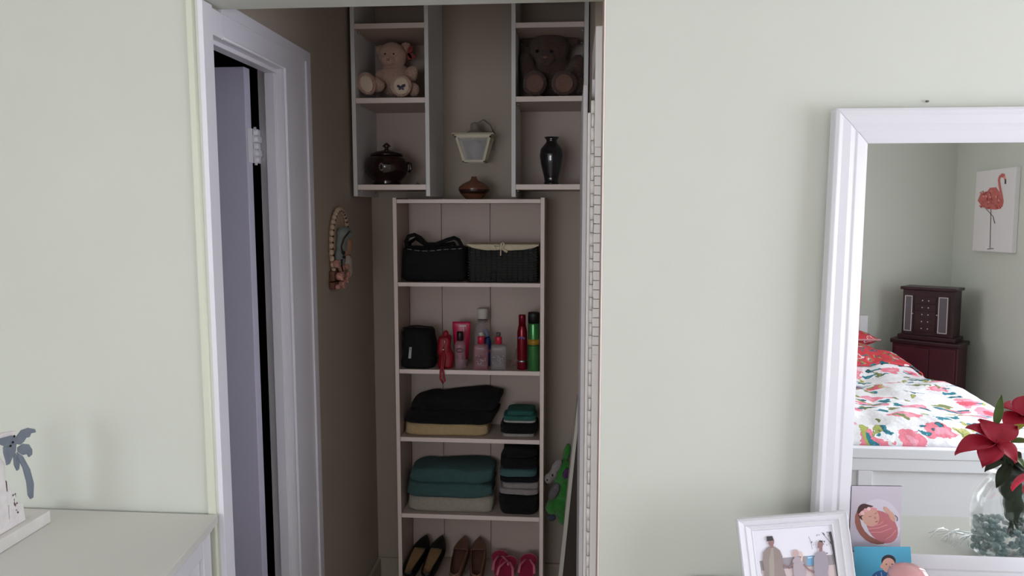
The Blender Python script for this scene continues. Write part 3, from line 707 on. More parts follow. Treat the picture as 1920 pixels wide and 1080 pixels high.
MB().lathe([(11*s, 0), (11.5*s, 11.7*s), (3*s, 12*s)], c, 28).build('cap', mat('tube_cap', (190, 150, 160), 0.35), t)
mb = MB(); p = Yp(861, 611, Y_-.014); mb.box(p.x, p.x+13*s, p.y-.0006, p.y, p.z-1.1*s, p.z+1.1*s); p = Yp(869.5, 617, Y_-.0165); mb.box(p.x-.8*s, p.x+.8*s, p.y-.0006, p.y, p.z-5*s, p.z+4*s); mb.build('printed_mark', mat('print_white', (225, 215, 220), 0.5), t, label='white print on the tube')
t, c, s = bottle('bottle', 'small clear body-mist bottle with black cap in front of pink tube', 863, 686, 3.01, [(9, 0), (10.5, 2), (10.5, 44), (9, 50), (5, 53)], [(5.5, 53), (6.3, 54), (6.3, 68), (5.5, 70), (.3, 70)], clearm('clear_rosy', (170, 140, 150), .45), CAPB)
mb = MB(); mb.tube([c+Vector((math.cos(a)*6*s*1.0, -math.sqrt(max(0, 1-(math.cos(a)*6/10.7)**2))*10.7*s*.8-.0008, (36+math.sin(a)*3.4)*s)) for a in [k*math.pi/9 for k in range(19)]], .0011, 6); mb.build('printed_mark', CAPB, t, label='dark oval print')
t, c, s = bottle('bottle', 'tallest clear bottle with white cap behind the pink-capped mists', 905, 680, 3.13, [(14, 0), (15, 2), (15, 60), (12, 70), (5.5, 76), (5.5, 83)], [(10, 84), (10.5, 85), (10.5, 101), (9.5, 103), (.3, 103)], CLR, WCAP)
mb = MB().lathe([(9*s, 78*s), (9.5*s, 79*s), (9.5*s, 81.5*s), (6*s, 82.5*s)], c, 24); mb.build('neck_ring', col((120, 108, 104), rough=.4), t)
BLU = mat('blue_plastic', (30, 48, 110), 0.3)
Y_ = 3.08; c = Vector((Yp(914, 682, Y_).x, Y_, z2)); s = mpx(c); t = T('bottle', 'slim dark blue bottle between the two pink-capped mists', 'bottle', c)
MB().lathe([(6.5*s, 0), (7.5*s, 2*s), (7.5*s, 46*s), (6*s, 52*s), (4*s, 55*s)], c, 24, 1, .8).build('body', BLU, t)
d = Vector((-5*s, 0, 12*s)); MB().tube([c+Vector((0, 0, 55*s)), c+Vector((-2.5*s, 0, 62*s)), c+Vector((-5.5*s, 0, 68*s))], [4.6*s, 4.4*s, 3.2*s], 16).build('spray_head', col((150, 160, 190), rough=.3), t)
MB().lathe([(7.7*s, 26*s), (7.7*s, 31*s)], c, 24, 1, .82).build('printed_mark', col((130, 90, 110), rough=.5), t, label='lilac band')
PKC = mat('pink_cap', (205, 40, 72), 0.3); SPR = mat('spray_grey', (90, 88, 90), 0.3)
for px, lab, rgb, w_ in ((902, 'pink-tinted square mist bottle with pink cap, left of its twin', (176, 120, 132), 14), (935, 'clear square mist bottle with pink cap, right of its twin', (165, 155, 158), 15)):
    Y_ = 3.0; c = Vector((Yp(px, 687, Y_).x, Y_, z2)); s = mpx(c); t = T('mist_bottle', lab, 'bottle', c, 'square mist bottles with pink caps')
    BM = clearm('mist_%d' % px, rgb, .42)
    MB().lathe([(w_*.9*s, 0), (w_*s, 2*s), (w_*s, 40*s), (w_*.9*s, 46*s), (w_*.5*s, 49*s)], c, 32, 1, .6, 6).build('body', BM, t)
    MB().lathe([(w_*.82*s, 1.5*s), (w_*.86*s, 3*s), (w_*.86*s, 24*s)], c, 32, 1, .55, 6).build('liquid', clearm('liq_%d' % px, tuple(int(v*.8) for v in rgb), .4), t)
    MB().lathe([(6.4*s, 49*s), (6.4*s, 62*s), (5.6*s, 63*s)], c, 24).build('pink_collar', PKC, t)
    MB().lathe([(3*s, 63*s), (4.4*s, 66*s), (4.4*s, 70*s), (3.6*s, 71*s), (.3*s, 71*s)], c, 20).build('spray_nozzle', SPR if px > 910 else WCAP, t)
    mb = MB(); random.seed(px)
    for k in range(26):
        a, b = random.uniform(-.7, .7), random.uniform(12, 28); yy = -w_*.6*s-.0006
        mb.ell(c+Vector((a*w_*s, yy, b*s)), (random.uniform(.6, 1.8)*s, .0005, random.uniform(.5, 1.2)*s), u=6, v=4)
    o = mb.build('printed_mark', mat('print_silver', (190, 180, 195), 0.3), t, label='silvery script print'); o['kind'] = 'stuff'
# clear pouch leaning at the right
Y_ = 3.05; mb = MB()
mb.prism([Yp(958, 686, Y_), Yp(975, 686, Y_), Yp(976, 650, Y_+.02), Yp(971, 648, Y_+.02)], (0, .012, 0))
t = T('pouch', 'see-through rosy plastic pouch leaning beside the red spray can', 'pouch', Vector((Yp(968, 686, Y_).x, Y_, z2)))
mb.build('pouch_film', clearm('rosy_film', (120, 82, 84), .5), t, bevel=.002); 
mb = MB().tube([Yp(957.5, 686, Y_-.001), Yp(971, 648, Y_+.019)], .0014, 6); mb.build('seam', col((150, 105, 105), rough=.4), t)
# red and green cans
Y_ = 3.02; c = Vector((Yp(979, 685, Y_).x, Y_, z2)); s = mpx(c); RC = mat('red_can', (128, 20, 38), 0.2, metal=0.35)
t = T('spray_can', 'slim dark red spray can with shaped neck on bookcase', 'can', c)
MB().lathe([(9*s, 0), (9.6*s, 1*s), (9.6*s, 55*s), (9.4*s, 70*s), (7.6*s, 80*s), (6.6*s, 84*s)], c, 32).build('body', RC, t)
MB().lathe([(6.7*s, 84.3*s), (6.7*s, 101*s), (6*s, 103*s), (.3*s, 103*s)], c, 28).build('cap', RC, t)
MB().lathe([(9.8*s, 14*s), (9.8*s, 18*s)], c, 32).build('silver_band', MATS['chrome'], t)
mb = MB()
for k in range(5): a = math.radians(-122+k*14); mb.ell(c+Vector((math.cos(a)*9.9*s, math.sin(a)*9.9*s, (60+(k % 2)*1.4)*s)), (1.6*s, .6*s, (2.2-(k % 2)*.8)*s), u=8, v=6)
mb.build('printed_mark', col((110, 100, 170), rough=.4), t, label='pale violet script print')
Y_ = 2.998; c = Vector((Yp(1001, 689, Y_).x-.001, Y_, z2)); s = mpx(c); GC = mat('green_can', (70, 138, 78), 0.22, metal=0.45)
t = T('hairspray_can', 'green hairspray can with black cap against bookcase right side', 'can', c)
MB().lathe([(10.2*s, 0), (10.8*s, 1*s), (10.8*s, 88*s), (10.2*s, 90*s)], c, 32).build('body', GC, t)
MB().lathe([(10.9*s, 90.5*s), (10.9*s, 108*s), (10*s, 110*s), (.3*s, 110*s)], c, 32).build('cap', mat('cap_black2', (24, 22, 24), .45), t)
MB().lathe([(10.95*s, 50*s), (10.95*s, 60*s)], c, 32).build('yellow_band', col((170, 130, 40), rough=.3), t)
MB().lathe([(11.0*s, 47.5*s), (11.0*s, 49.3*s)], c, 32).build('dark_band', col((24, 48, 30), rough=.3), t)

# ---- towels
def towel(label, px0, px1, py0, py1, zs, Y0, depth, rgb, layers=2, lean=0, seed=1, stackz=None, wob=.006, sag=None, group='folded towels on the bookcase'):
    z0 = zs if stackz is None else stackz; zt = Z(py0, Y0, (px0+px1)/2); pyc = (py0+py1)/2
    if stackz is None: pass
    h = (zt-z0)/layers; x0, x1 = X(px0, Y0, pyc), X(px1, Y0, pyc)
    t = T('folded_towel', label, 'towel', ((x0+x1)/2, Y0+depth/2, z0), group)
    m_ = mat('terry_%d_%d_%d' % rgb, rgb, 0.97, 0.9, 350, 0.06, 60, sheen=.03)
    for k in range(layers):
        o = lean*(k+.5)/layers
        a, b = x0+o+(.012 if (layers > 1 and k == layers-1) else 0)+random.uniform(-.003, .003), x1+o+random.uniform(-.004, .004)
        sbox(MB(), a, b, Y0+k*.003, Y0+depth, z0+h*k+.0006, z0+h*(k+1)-.0006, 0, 5.5, (26, 8), wob*h/.04 if h < .04 else wob, seed+k*3, top=(sag if k == layers-1 else None), shear=lean).build('towel_fold', m_, t)
    return zt
random.seed(11)
S3 = SH[3]+.0008; S4 = SH[4]+.0008
zt_ = towel('cream bath towel folded at left under the large black towel', 756, 914, 796, 818, S3, 3.005, .17, (216, 188, 142), 1, seed=4)
towel('large black bath towel folded on top of cream towel', 754, 924, 744, 796, S3, 3.0, .18, (6, 7, 12), 2, lean=.028, seed=7, stackz=zt_, wob=.012, sag=lambda u: .010*u-.012*(u < 0)*u*u)
a = towel('thin white washcloth at the bottom of the small stack', 942, 1002, 814, 818.5, S3, 3.01, .12, (190, 184, 182), 1, seed=3, wob=.001)
b = towel('black hand towel in the middle of the small stack', 938, 1006, 794, 814, S3, 3.005, .13, (8, 6, 11), 1, seed=8, stackz=a, wob=.004)
a = towel('thin white cloth directly under the teal hand towel', 944, 1005, 789.5, 794, S3, 3.01, .12, (205, 208, 205), 1, seed=2, stackz=b, wob=.001)
towel('teal hand towel on top of the small stack', 944, 1004, 771, 789, S3, 3.01, .12, (48, 112, 104), 2, seed=6, stackz=a, wob=.005, sag=lambda u: -.002*u*u)
a = towel('ivory bath towel folded under the sea-green towel', 760, 922, 934, 961, S4, 3.0, .17, (196, 188, 172), 1, seed=12, wob=.008)
towel('sea-green bath towel folded on top of the ivory towel', 756, 921, 880, 934, S4, 2.995, .19, (76, 112, 112), 2, seed=15, stackz=a, wob=.012, sag=lambda u: .006*u-.008*u*u, lean=.012)
a = towel('black towel at the bottom of the tall right stack', 934, 1010, 928, 962, S4, 2.995, .17, (6, 7, 12), 1, seed=17)
b = towel('light grey towel in the tall right stack', 936, 1011, 907, 928, S4, 2.99, .17, (172, 164, 164), 2, seed=19, stackz=a)
a = towel('navy towel above the light grey towel', 936, 1009, 895, 907, S4, 2.995, .17, (10, 12, 24), 1, seed=21, stackz=b, wob=.004)
b = towel('teal grey towel sandwiched in the tall right stack', 936, 1005, 882, 895, S4, 2.99, .16, (82, 118, 122), 1, seed=23, stackz=a, wob=.006)
towel('thick black towel on top of the tall right stack', 937, 1007, 839, 882, S4, 2.995, .17, (6, 7, 11), 2, seed=25, stackz=b, wob=.01, sag=lambda u: -.006*u*u)

# ---- shoes leaning with toes up on the back of the bookcase, built flat then tilted
def shoe(name, label, px, pyt, group, rgb, insole, L=.235, Wd=.036, yaw=0, heel=.0, rim=None, tilt=24, openf=.60):
    # toe tip target: px, pyt at depth 3.17
    tip = Yp(px, pyt, 3.165)
    root = thing(name, label, 'shoe', (0, 0, 0), group)
    R = Euler((math.radians(tilt), 0, math.radians(yaw)), 'XYZ'); root.rotation_euler = R
    root.location = tip-R.to_matrix() @ Vector((0, L, .012)); root.location.z = max(root.location.z, .042); pass
    um = mat(name+'_upper_%d' % rgb[0], rgb, .45, .15, 150, .05, 30); im = mat(name+'_insole_%d' % insole[0], insole, .7, .1, 80, .12, 60)
    def half(tt):   # half width along the shoe, heel (0) to pointed toe (1)
        if tt < .12: return Wd*.72*math.sqrt(max(0, 1-((.12-tt)/.12)**2))
        if tt < .62: return Wd*(.72+.28*math.sin((tt-.12)/.5*math.pi/2))
        return Wd*max(0.001, (1-((tt-.62)/.38)**1.9))**.85
    N_ = 28; out = [i/N_ for i in range(N_+1)]
    ol = [Vector((-half(a), a*L, 0)) for a in out]+[Vector((half(a), a*L, 0)) for a in out[::-1][1:-1]]
    MB().prism(ol, (0, 0, -.006)).build('sole', col((40, 30, 28), rough=.6), root)
    MB().prism([v*1.0+Vector((v.x*-.08, 0, .001)) for v in ol], (0, 0, .0015)).build('insole', im, root)
    mb = MB(); H = .030     # side wall
    rings = []
    wall = [a for a in out if a <= openf+.02]
    path = [Vector((-half(a), a*L, 0)) for a in wall[::-1]]+[Vector((half(a), a*L, 0)) for a in wall[1:]]
    for p in path:
        a = p.y/L; h = H*(1.15 if a < .2 else 1.15-.45*min(1, (a-.2)/.35)); rings.append((mb.bm.verts.new(p), mb.bm.verts.new(p+Vector((-p.x*.10, .002 if a < .05 else 0, h*.6))), mb.bm.verts.new(p+Vector((-p.x*.2, .004 if a < .05 else 0, h)))))
    for i in range(len(rings)-1):
        for j in (0, 1): mb._f([rings[i][j], rings[i+1][j], rings[i+1][j+1], rings[i][j+1]], True)
    mb.build('upper', um, root, solid=.0022)
    # toe vamp
    def vamp(u, v):
        a0 = openf-.05+.05*abs(2*v-1)**2; a = a0+(1-a0)*u; th_ = math.pi*v; w_ = half(min(a, .999)); h = .024*(1-u)**.5*(1-.2*u)+.006
        return Vector((-w_*math.cos(th_), a*L, h*math.sin(th_)**.6+.0005))
    mb = MB(); mb.grid(vamp, 16, 14); mb.build('vamp', um, root, solid=.002)
    if rim: 
        pts = []
        for k in range(33):
            f = k/32
            if f < .5: a = openf*(1-f*2)*1.0
            else: a = openf*((f-.5)*2)
            sg = -1 if f < .5 else 1; hh = H*(1.15 if a < .2 else 1.15-.45*min(1, (a-.2)/.35)); pts.append(Vector((sg*half(max(a, .002))*.80, a*L+(.004 if a < .05 else 0), hh+.001)))
        MB().tube(pts, .0012, 6).build('piping', rim, root)
    if heel: MB().hexa([(-.010, .01, -heel), (.010, .01, -heel), (.010, .03, -heel), (-.010, .03, -heel), (-.022, .002, -.006), (.022, .002, -.006), (.022, .055, -.006), (-.022, .055, -.006)]).build('heel', col((30, 24, 24), rough=.5), root, bevel=.003)
    return root
BP = 'black pointed pumps at the bottom of the bookcase'; TP = 'tan pointed flats at the bottom of the bookcase'
shoe('pump', 'black pointed pump, the left one of its pair', 801, 1012, BP, (10, 8, 10), (150, 118, 84), yaw=-13, L=.24, openf=.66)
shoe('pump', 'black pointed pump, the right one of its pair', 830, 1012, BP, (10, 8, 10), (150, 118, 84), yaw=-10, L=.24, openf=.66)
gold = col((150, 118, 86), rough=.5)
shoe('flat_shoe', 'tan brown pointed flat shoe, left of its pair, nearer the black pumps', 871, 1009, TP, (112, 78, 64), (96, 64, 52), yaw=-4, rim=gold, openf=.66)
shoe('flat_shoe', 'tan brown pointed flat shoe, right of its pair, nearer the pink flip-flops', 899, 1009, TP, (112, 78, 64), (96, 64, 52), yaw=3, rim=gold, openf=.66)
FP = mat('flipflop_pink', (176, 44, 84), 0.6, .15, 100, .08, 40); FR = mat('flipflop_trim', (206, 110, 130), 0.5)
def flip(label, px, py, yaw, dz=0, Yt=3.15):
    tip = Yp(px, py, Yt); root = thing('flip_flop', label, 'shoe', (0, 0, 0), 'pink flip-flops at the bottom of the bookcase')
    R = Euler((math.radians(12), 0, math.radians(yaw)), 'XYZ'); root.rotation_euler = R; L = .225
    root.location = tip-R.to_matrix() @ Vector((0, L, .012)); root.location.z = max(root.location.z, .034)
    def hw(a): 
        return .037*math.sqrt(max(0, 1-((a-.80)/.20)**2)) if a > .80 else (.027+.010*min(1, max(0, (a-.2)/.6)) if a > .14 else .027*math.sqrt(max(0, 1-((.14-a)/.14)**2)))
    o = [i/36 for i in range(37)]; ol = [Vector((-hw(a), a*L, 0)) for a in o]+[Vector((hw(a), a*L, 0)) for a in o[::-1][1:-1]]
    MB().prism(ol, (0, 0, .012)).build('sole', FP, root, bevel=.002)
    MB().tube([v*1+Vector((0, 0, .0125)) for v in ol]+[ol[0]+Vector((0, 0, .0125))], .0016, 6).build('piping', FR, root)
    for sx in (-1, 1):
        MB().tube([(0, .80*L, .014), (sx*.010, .72*L, .030), (sx*.030, .55*L, .030), (sx*.034, .42*L, .012)], [.003, .005, .006, .006], 8, flat=.5).build('strap', FR, root)
    return root
flip('pink flip-flop lying askew across its mate, left of the group', 937, 1051, 8)
flip('pink flip-flop in the middle, toe lowered', 957, 1062, -6, Yt=3.10)
flip('pink flip-flop at far right by the bookcase side', 993, 1055, -3, Yt=3.13)

# ---- leaning board, rod and green plush toy right of the bookcase
def slabpx(mb, pts, Y0, Y1): mb.prism([Yp(x, y, Y0) for x, y in pts], (0, Y1-Y0, 0)); return mb
t = T('leaning_board', 'dark board with white edge leaning beside the bookcase', 'board', Vector((Yp(1065, 1080, 2.9).x, 2.9, FLOOR)))
def ln(y, x0=1086.5, y0=745, x1=1051, y1=1080): return x0+(x1-x0)*(y-y0)/(y1-y0)
yb_ = 1120
slabpx(MB(), [(ln(yb_)-4, yb_), (ln(yb_)+4, yb_), (ln(745)+3, 745), (ln(745)-2.5, 745)], 2.80, 2.812).build('board_edge', mat('board_edge_white', (205, 200, 190), .5), t)
slabpx(MB(), [(ln(yb_)+4.2, yb_), (1092, yb_), (1091, 770), (ln(770)+3.2, 770)], 2.806, 2.816).build('board_face', mat('board_dark', (66, 56, 52), .7, .1, 60), t)
mb = MB(); mb.tube([Yp(1045, 1112, 2.86), Yp(1066, 900, 2.86), Yp(1083, 740, 2.86)], .0028, 8)
tag(mb.build('rod', mat('rod_grey', (150, 140, 134), .4)), 'thin pale rod leaning just left of the white-edged board', 'rod')
GRN = mat('plush_green', (44, 140, 38), 0.95, .9, 260, .12, 50, sheen=.3); GRY = mat('plush_grey', (165, 158, 158), 0.95, .8, 260, .08, 50)
Yt_ = 3.03; t = T('plush_toy', 'bright green plush animal with grey muzzle and purple ear beside bookcase', 'toy', Vector((Yp(1048, 985, Yt_).x, Yt_, Yp(1048, 985, Yt_).z)))
def blob(name, m_, parts, vox=.004):
    mb = MB(); mb.m(m_)
    for px, py, Y, rx, ry, rz, ang in parts:
        c = Yp(px, py, Y); s = mpx(c); mb.ell(c, (rx*s, rz, ry*s), Euler((0, math.radians(ang), 0)))
    return mb.build(name, None, t, remesh=vox, disp=.002)
blob('body', GRN, [(1054, 886, Yt_, 19, 26, .038, 20), (1056, 922, Yt_, 15, 24, .04, 10), (1047, 946, Yt_, 22, 20, .048, -20), (1044, 925, Yt_, 14, 20, .03, 15), (1056, 965, Yt_, 12, 20, .03, 0), (1034, 952, Yt_-.03, 11, 13, .025, 0), (1063, 848, Yt_+.02, 7, 18, .02, 12)])
blob('muzzle', GRY, [(1044, 874, Yt_-.026, 8, 16, .016, 30), (1029, 897, Yt_-.03, 9, 10, .02, 0), (1037, 890, Yt_-.026, 9, 10, .02, 20)])
blob('belly', mat('plush_belly', (120, 114, 118), .95, .8, 260), [(1039, 922, Yt_-.034, 9, 18, .02, 25)])
blob('ear', mat('plush_purple', (88, 52, 104), .9, .6, 200), [(1062, 888, Yt_-.04, 7, 11, .010, 20)])
blob('paw', mat('plush_slate', (74, 74, 92), .9, .6, 200), [(1034, 970, Yt_-.03, 9, 7, .018, 0)])
MB().m(MATS['black_bead']).ell(Yp(1036, 891, Yt_-.048), (.003, .003, .006)).build('eye', None, t)
MB().m(MATS['black_bead']).ell(Yp(1026, 900, Yt_-.052), (.004, .003, .003)).build('nose', None, t)

# ================================================================ BEDROOM THINGS
# ---- floral print fabric
def floral(name, base, flower, red=False, sc=1.0):
    m = bpy.data.materials.new(name); m.use_nodes = True; t = m.node_tree; L = t.links; b = t.nodes['Principled BSDF']; b.inputs['Roughness'].default_value = .85
    tc = t.nodes.new('ShaderNodeTexCoord')
    nz = t.nodes.new('ShaderNodeTexNoise'); nz.inputs['Scale'].default_value = 12*sc; nz.inputs['Detail'].default_value = 4; L.new(tc.outputs['Object'], nz.inputs['Vector'])
    sub = t.nodes.new('ShaderNodeVectorMath'); sub.operation = 'SUBTRACT'; L.new(nz.outputs['Color'], sub.inputs[0]); sub.inputs[1].default_value = (.5, .5, .5)
    mul = t.nodes.new('ShaderNodeVectorMath'); mul.operation = 'SCALE'; mul.inputs['Scale'].default_value = .17/sc; L.new(sub.outputs[0], mul.inputs[0])
    add = t.nodes.new('ShaderNodeVectorMath'); L.new(tc.outputs['Object'], add.inputs[0]); L.new(mul.outputs[0], add.inputs[1])
    cur = None
    def layer(scale, stretch, rot, rad, keep, colors, off, bg):
        mp_ = t.nodes.new('ShaderNodeMapping'); mp_.inputs['Scale'].default_value = stretch; mp_.inputs['Rotation'].default_value = (0, 0, rot); mp_.inputs['Location'].default_value = off
        L.new(add.outputs[0], mp_.inputs['Vector'])
        v = t.nodes.new('ShaderNodeTexVoronoi'); v.voronoi_dimensions = '2D'; v.inputs['Scale'].default_value = scale*sc; L.new(mp_.outputs[0], v.inputs['Vector'])
        lt = t.nodes.new('ShaderNodeMath'); lt.operation = 'LESS_THAN'; lt.inputs[1].default_value = rad; L.new(v.outputs['Distance'], lt.inputs[0])
        sep = t.nodes.new('ShaderNodeSeparateColor'); L.new(v.outputs['Color'], sep.inputs[0])
        k = t.nodes.new('ShaderNodeMath'); k.operation = 'LESS_THAN'; k.inputs[1].default_value = keep; L.new(sep.outputs[0], k.inputs[0])
        mm = t.nodes.new('ShaderNodeMath'); mm.operation = 'MULTIPLY'; L.new(lt.outputs[0], mm.inputs[0]); L.new(k.outputs[0], mm.inputs[1])
        cr = t.nodes.new('ShaderNodeValToRGB'); cr.color_ramp.interpolation = 'CONSTANT'
        while len(cr.color_ramp.elements) < len(colors): cr.color_ramp.elements.new(.5)
        for i, c in enumerate(colors): cr.color_ramp.elements[i].position = i/len(colors); cr.color_ramp.elements[i].color = (*lin(c), 1)
        ps = t.nodes.new('ShaderNodeMath'); ps.operation = 'MULTIPLY_ADD'; ps.inputs[1].default_value = .55; L.new(sep.outputs[1], ps.inputs[0])
        dd = t.nodes.new('ShaderNodeMath'); dd.operation = 'MULTIPLY'; dd.inputs[1].default_value = 1.0; L.new(v.outputs['Distance'], dd.inputs[0]); L.new(dd.outputs[0], ps.inputs[2]); L.new(ps.outputs[0], cr.inputs['Fac'])
        mx = t.nodes.new('ShaderNodeMix'); mx.data_type = 'RGBA'; L.new(mm.outputs[0], mx.inputs['Factor'])
        if isinstance(bg, tuple): mx.inputs[6].default_value = (*lin(bg), 1)
        else: L.new(bg, mx.inputs[6])
        L.new(cr.outputs['Color'], mx.inputs[7]); return mx.outputs[2]
    cur = layer(6.2, (1, 1.25, 1), .3, .40, .52, flower, (0, 0, 0), base)
    cur = layer(9, (1, 2.2, 1), .9, .30, .40, [(30, 92, 108), (46, 124, 140), (38, 70, 74)], (3.1, 1.2, 0), cur)
    cur = layer(8, (2.4, 1, 1), .4, .30, .36, [(170, 172, 92), (120, 130, 84), (196, 190, 120)], (7.7, 2.2, 0), cur)
    L.new(cur, b.inputs['Base Color'])
    n2 = t.nodes.new('ShaderNodeTexNoise'); n2.inputs['Scale'].default_value = 14; n2.inputs['Detail'].default_value = 6; L.new(tc.outputs['Object'], n2.inputs['Vector'])
    bp = t.nodes.new('ShaderNodeBump'); bp.inputs['Strength'].default_value = .5; bp.inputs['Distance'].default_value = .03; L.new(n2.outputs['Fac'], bp.inputs['Height']); L.new(bp.outputs['Normal'], b.inputs['Normal'])
    return m
FLOR = floral('floral_cotton', (236, 232, 236), [(222, 92, 112), (238, 160, 178), (232, 128, 146), (244, 200, 210)])
FLRED = floral('floral_red_cotton', (206, 62, 72), [(236, 200, 204), (222, 90, 96), (240, 224, 226), (190, 50, 64)], sc=2.2)

# ---- bed
FBY = mZ(1700, 842, .62).y
BX0, BX1 = 0.62, 2.08
BEDW = mat('bed_white', (243, 241, 247), .35, .02, 30)
t = T('bed', 'white bed with panelled footboard standing opposite the mirror', 'bed', ((BX0+BX1)/2, -.9, FLOOR))
mb = MB(); mb.box(BX0-.03, BX1+.03, FBY-.05, FBY, .575, .62); mb.build('footboard_cap', BEDW, t, bevel=.004)
MB().box(BX0-.02, BX1+.02, FBY-.04, FBY-.018, .02, .5745).build('footboard_panel', BEDW, t)
xs_ = [BX0-.02, BX0+.06, BX1-.06, BX1+.02]; xst = mY(1623, 900, FBY).x
for a, b in ((BX0-.02, BX0+.05), (xst-.03, xst+.03), (BX1-.05, BX1+.02)): MB().box(a, b, FBY-.0175, FBY-.004, FLOOR+.001 if a != xst-.03 else .10, .52).build('stile', BEDW, t, bevel=.003)
for z0, z1 in ((.5205, .5745), (.03, .0995)): MB().box(BX0-.02, BX1+.02, FBY-.0175, FBY-.004, z0, z1).build('rail', BEDW, t, bevel=.003)
for x in (BX0-.03, BX1-.01): MB().box(x, x+.04, -2.02, FBY-.051, .12, .30).build('side_rail', BEDW, t, bevel=.003)
MB().box(BX0-.03, BX1+.03, -2.098, -2.045, FLOOR+.001, .92).build('headboard', BEDW, t, bevel=.006)
mb = MB(); sbox(mb, BX0+.02, BX1-.02, -2.02, FBY-.055, .22, .60, 0, 14, (30, 8)); mb.build('mattress', mat('mattress_white', (225, 222, 220), .9), t)
Y0c = -1.56
def comf(u, v):
    y = Y0c+(FBY-.040-Y0c)*v; s_ = (u-.5)*2.30      # arc length across
    hw = (BX1-BX0)/2-.01; xc = (BX0+BX1)/2; R = .09
    if abs(s_) < hw-R: x, z = s_, 0
    elif abs(s_) < hw-R+R*math.pi/2: a = (abs(s_)-(hw-R))/R; x = math.copysign(hw-R+R*math.sin(a), s_); z = -R+R*math.cos(a)
    else: x = math.copysign(hw, s_); z = -R-(abs(s_)-(hw-R)-R*math.pi/2)
    q = Vector((x*2.4, y*2.4, 0)); puff = .038*noise.noise(q+Vector((4, 2, 0)))+.012*noise.noise(q*3.1)
    seam = .026*(abs(math.sin(3.6*(x+.35*y)+1.2*noise.noise(q*.6)))**.35-1)+.022*(abs(math.sin(3.3*(y-.3*x)))**.35-1)
    fold = .012*math.sin(26*x+9*noise.noise(q))*noise.noise(q*1.3+Vector((9, 0, 0)))
    d = puff+seam+fold; e_ = min(1, v*14)*.5+.5
    if v > .88: z -= .084*((v-.88)/.12)**2
    z += .085*max(0, min(1, (-.95-y)/.35))**1.5*(1 if abs(s_) < hw*.75 else max(0, (hw-abs(s_))/(hw*.25)))
    if z > -.02: return Vector((xc+x, y, .705+z+d*e_))
    return Vector((xc+x+math.copysign(.02+d, x), y, .705+z))
mb = MB(); mb.grid(comf, 120, 110)
com = mb.build('comforter', FLOR, None, solid=.012)
mb = MB(); mb.grid(lambda u, v: comf(.5+(u-.5)*.93, v*.26)+Vector((0, 0, .016+.004*math.sin(u*40))), 90, 26)
tag(mb.build('sheet', FLRED, None, solid=.008), 'red patterned sheet turned back over the head end of the bed', 'bedding')
tag(com, 'white comforter printed with pink flowers and teal leaves on the bed', 'bedding')
# red-patterned pillows at the head
def pillow(name, label, c, hx, hy, hz, m_, rot=(0, 0, 0), grp=None, cat='pillow'):
    t_ = thing(name, label, cat, c, grp, rot)
    def f(u, v):
        a, b_ = (u-.5)*2, (v-.5)*2; pinch = 1-.10*(abs(a*b_))**.0*(1-abs(a))*0; k = (1-abs(a)**2.6)*(1-abs(b_)**2.6); return a*hx*(1-.05*(1-b_*b_)*0), b_*hy, hz*max(0, k)**.55
    mb = MB()
    mb.grid(lambda u, v: Vector(f(u, v))+Vector((0, 0, .006*noise.noise(Vector((u*5, v*5, 1))))), 26, 20); mb.grid(lambda u, v: Vector((f(u, v)[0], f(u, v)[1], -f(u, v)[2])), 26, 20)
    mb.build('cover', m_, t_)
    pts = [(-hx, -hy, 0), (hx, -hy, 0), (hx, hy, 0), (-hx, hy, 0), (-hx, -hy, 0)]
    MB().tube(pts, .006, 8).build('piping', mat('piping_pink', (214, 150, 156), .8), t_); return t_
pillow('pillow', 'red patterned pillow on the near side of the bed head', (1.69, -1.775, .80), .32, .19, .08, FLRED, (math.radians(4), 0, math.radians(-3)), 'red patterned pillows at the bed head')
pillow('pillow', 'red patterned pillow on the far side of the bed head, nearer the left', (.98, -1.775, .80), .31, .19, .08, FLRED, (math.radians(4), 0, math.radians(4)), 'red patterned pillows at the bed head')
c_ = mY(1596, 582, -1.93); pillow('cushion', 'upright pale-edged floral cushion against the rear wall by bed head', (c_.x-.12, -1.995, c_.z-.06), .20, .27, .032, FLOR, (math.radians(88), 0, 0), cat='cushion')

# ---- chest and jewellery armoire in the corner
MAH = mat('dark_mahogany', (52, 26, 32), .35, .03, 30, .2, 6); MAH2 = mat('mahogany_red', (78, 30, 42), .35, .03, 30, .2, 6)
PH = math.radians(35); Rz = Matrix.Rotation(PH, 4, 'Z')
Fc = (mY(1692, 640, -1.80)+mY(1800, 648, -1.62))/2
fl = mY(1693, 560, -1.86); fr = mY(1790, 560, -1.66); cz = mZ(1745, 545, 1.15)
zt_c = mY(1740, 640, -1.72).z; zt_a = mY(1740, 540, -1.72).z
ctr = Vector(((fl.x+fr.x)/2, (fl.y+fr.y)/2, 0)); wA = (Vector((fr.x, fr.y, 0))-Vector((fl.x, fl.y, 0))).length
PH = math.atan2(fr.y-fl.y, fr.x-fl.x)
t = thing('jewelry_armoire', 'dark wood jewelry armoire with two narrow glass doors, on the chest', 'armoire', (ctr.x, ctr.y, zt_c), rot=(0, 0, PH))
hA = zt_a-zt_c; w2 = wA/2; dA = .17      # local: x along the front, -y behind, front faces +y
MB().box(-w2, w2, -dA, 0, .03, hA-.02).build('carcass', MAH, t, bevel=.003)
MB().box(-w2-.015, w2+.015, -dA-.01, .015, hA-.02, hA).build('top', MAH, t, bevel=.004)
MB().box(-w2-.02, w2+.02, -dA-.01, .02, .001, .03).build('base_moulding', MAH, t, bevel=.004)
SIL = mat('silver_rim', (196, 190, 192), .4, metal=.2); ETC = mat('etched_glass', (96, 88, 94), .2, .3, 60)
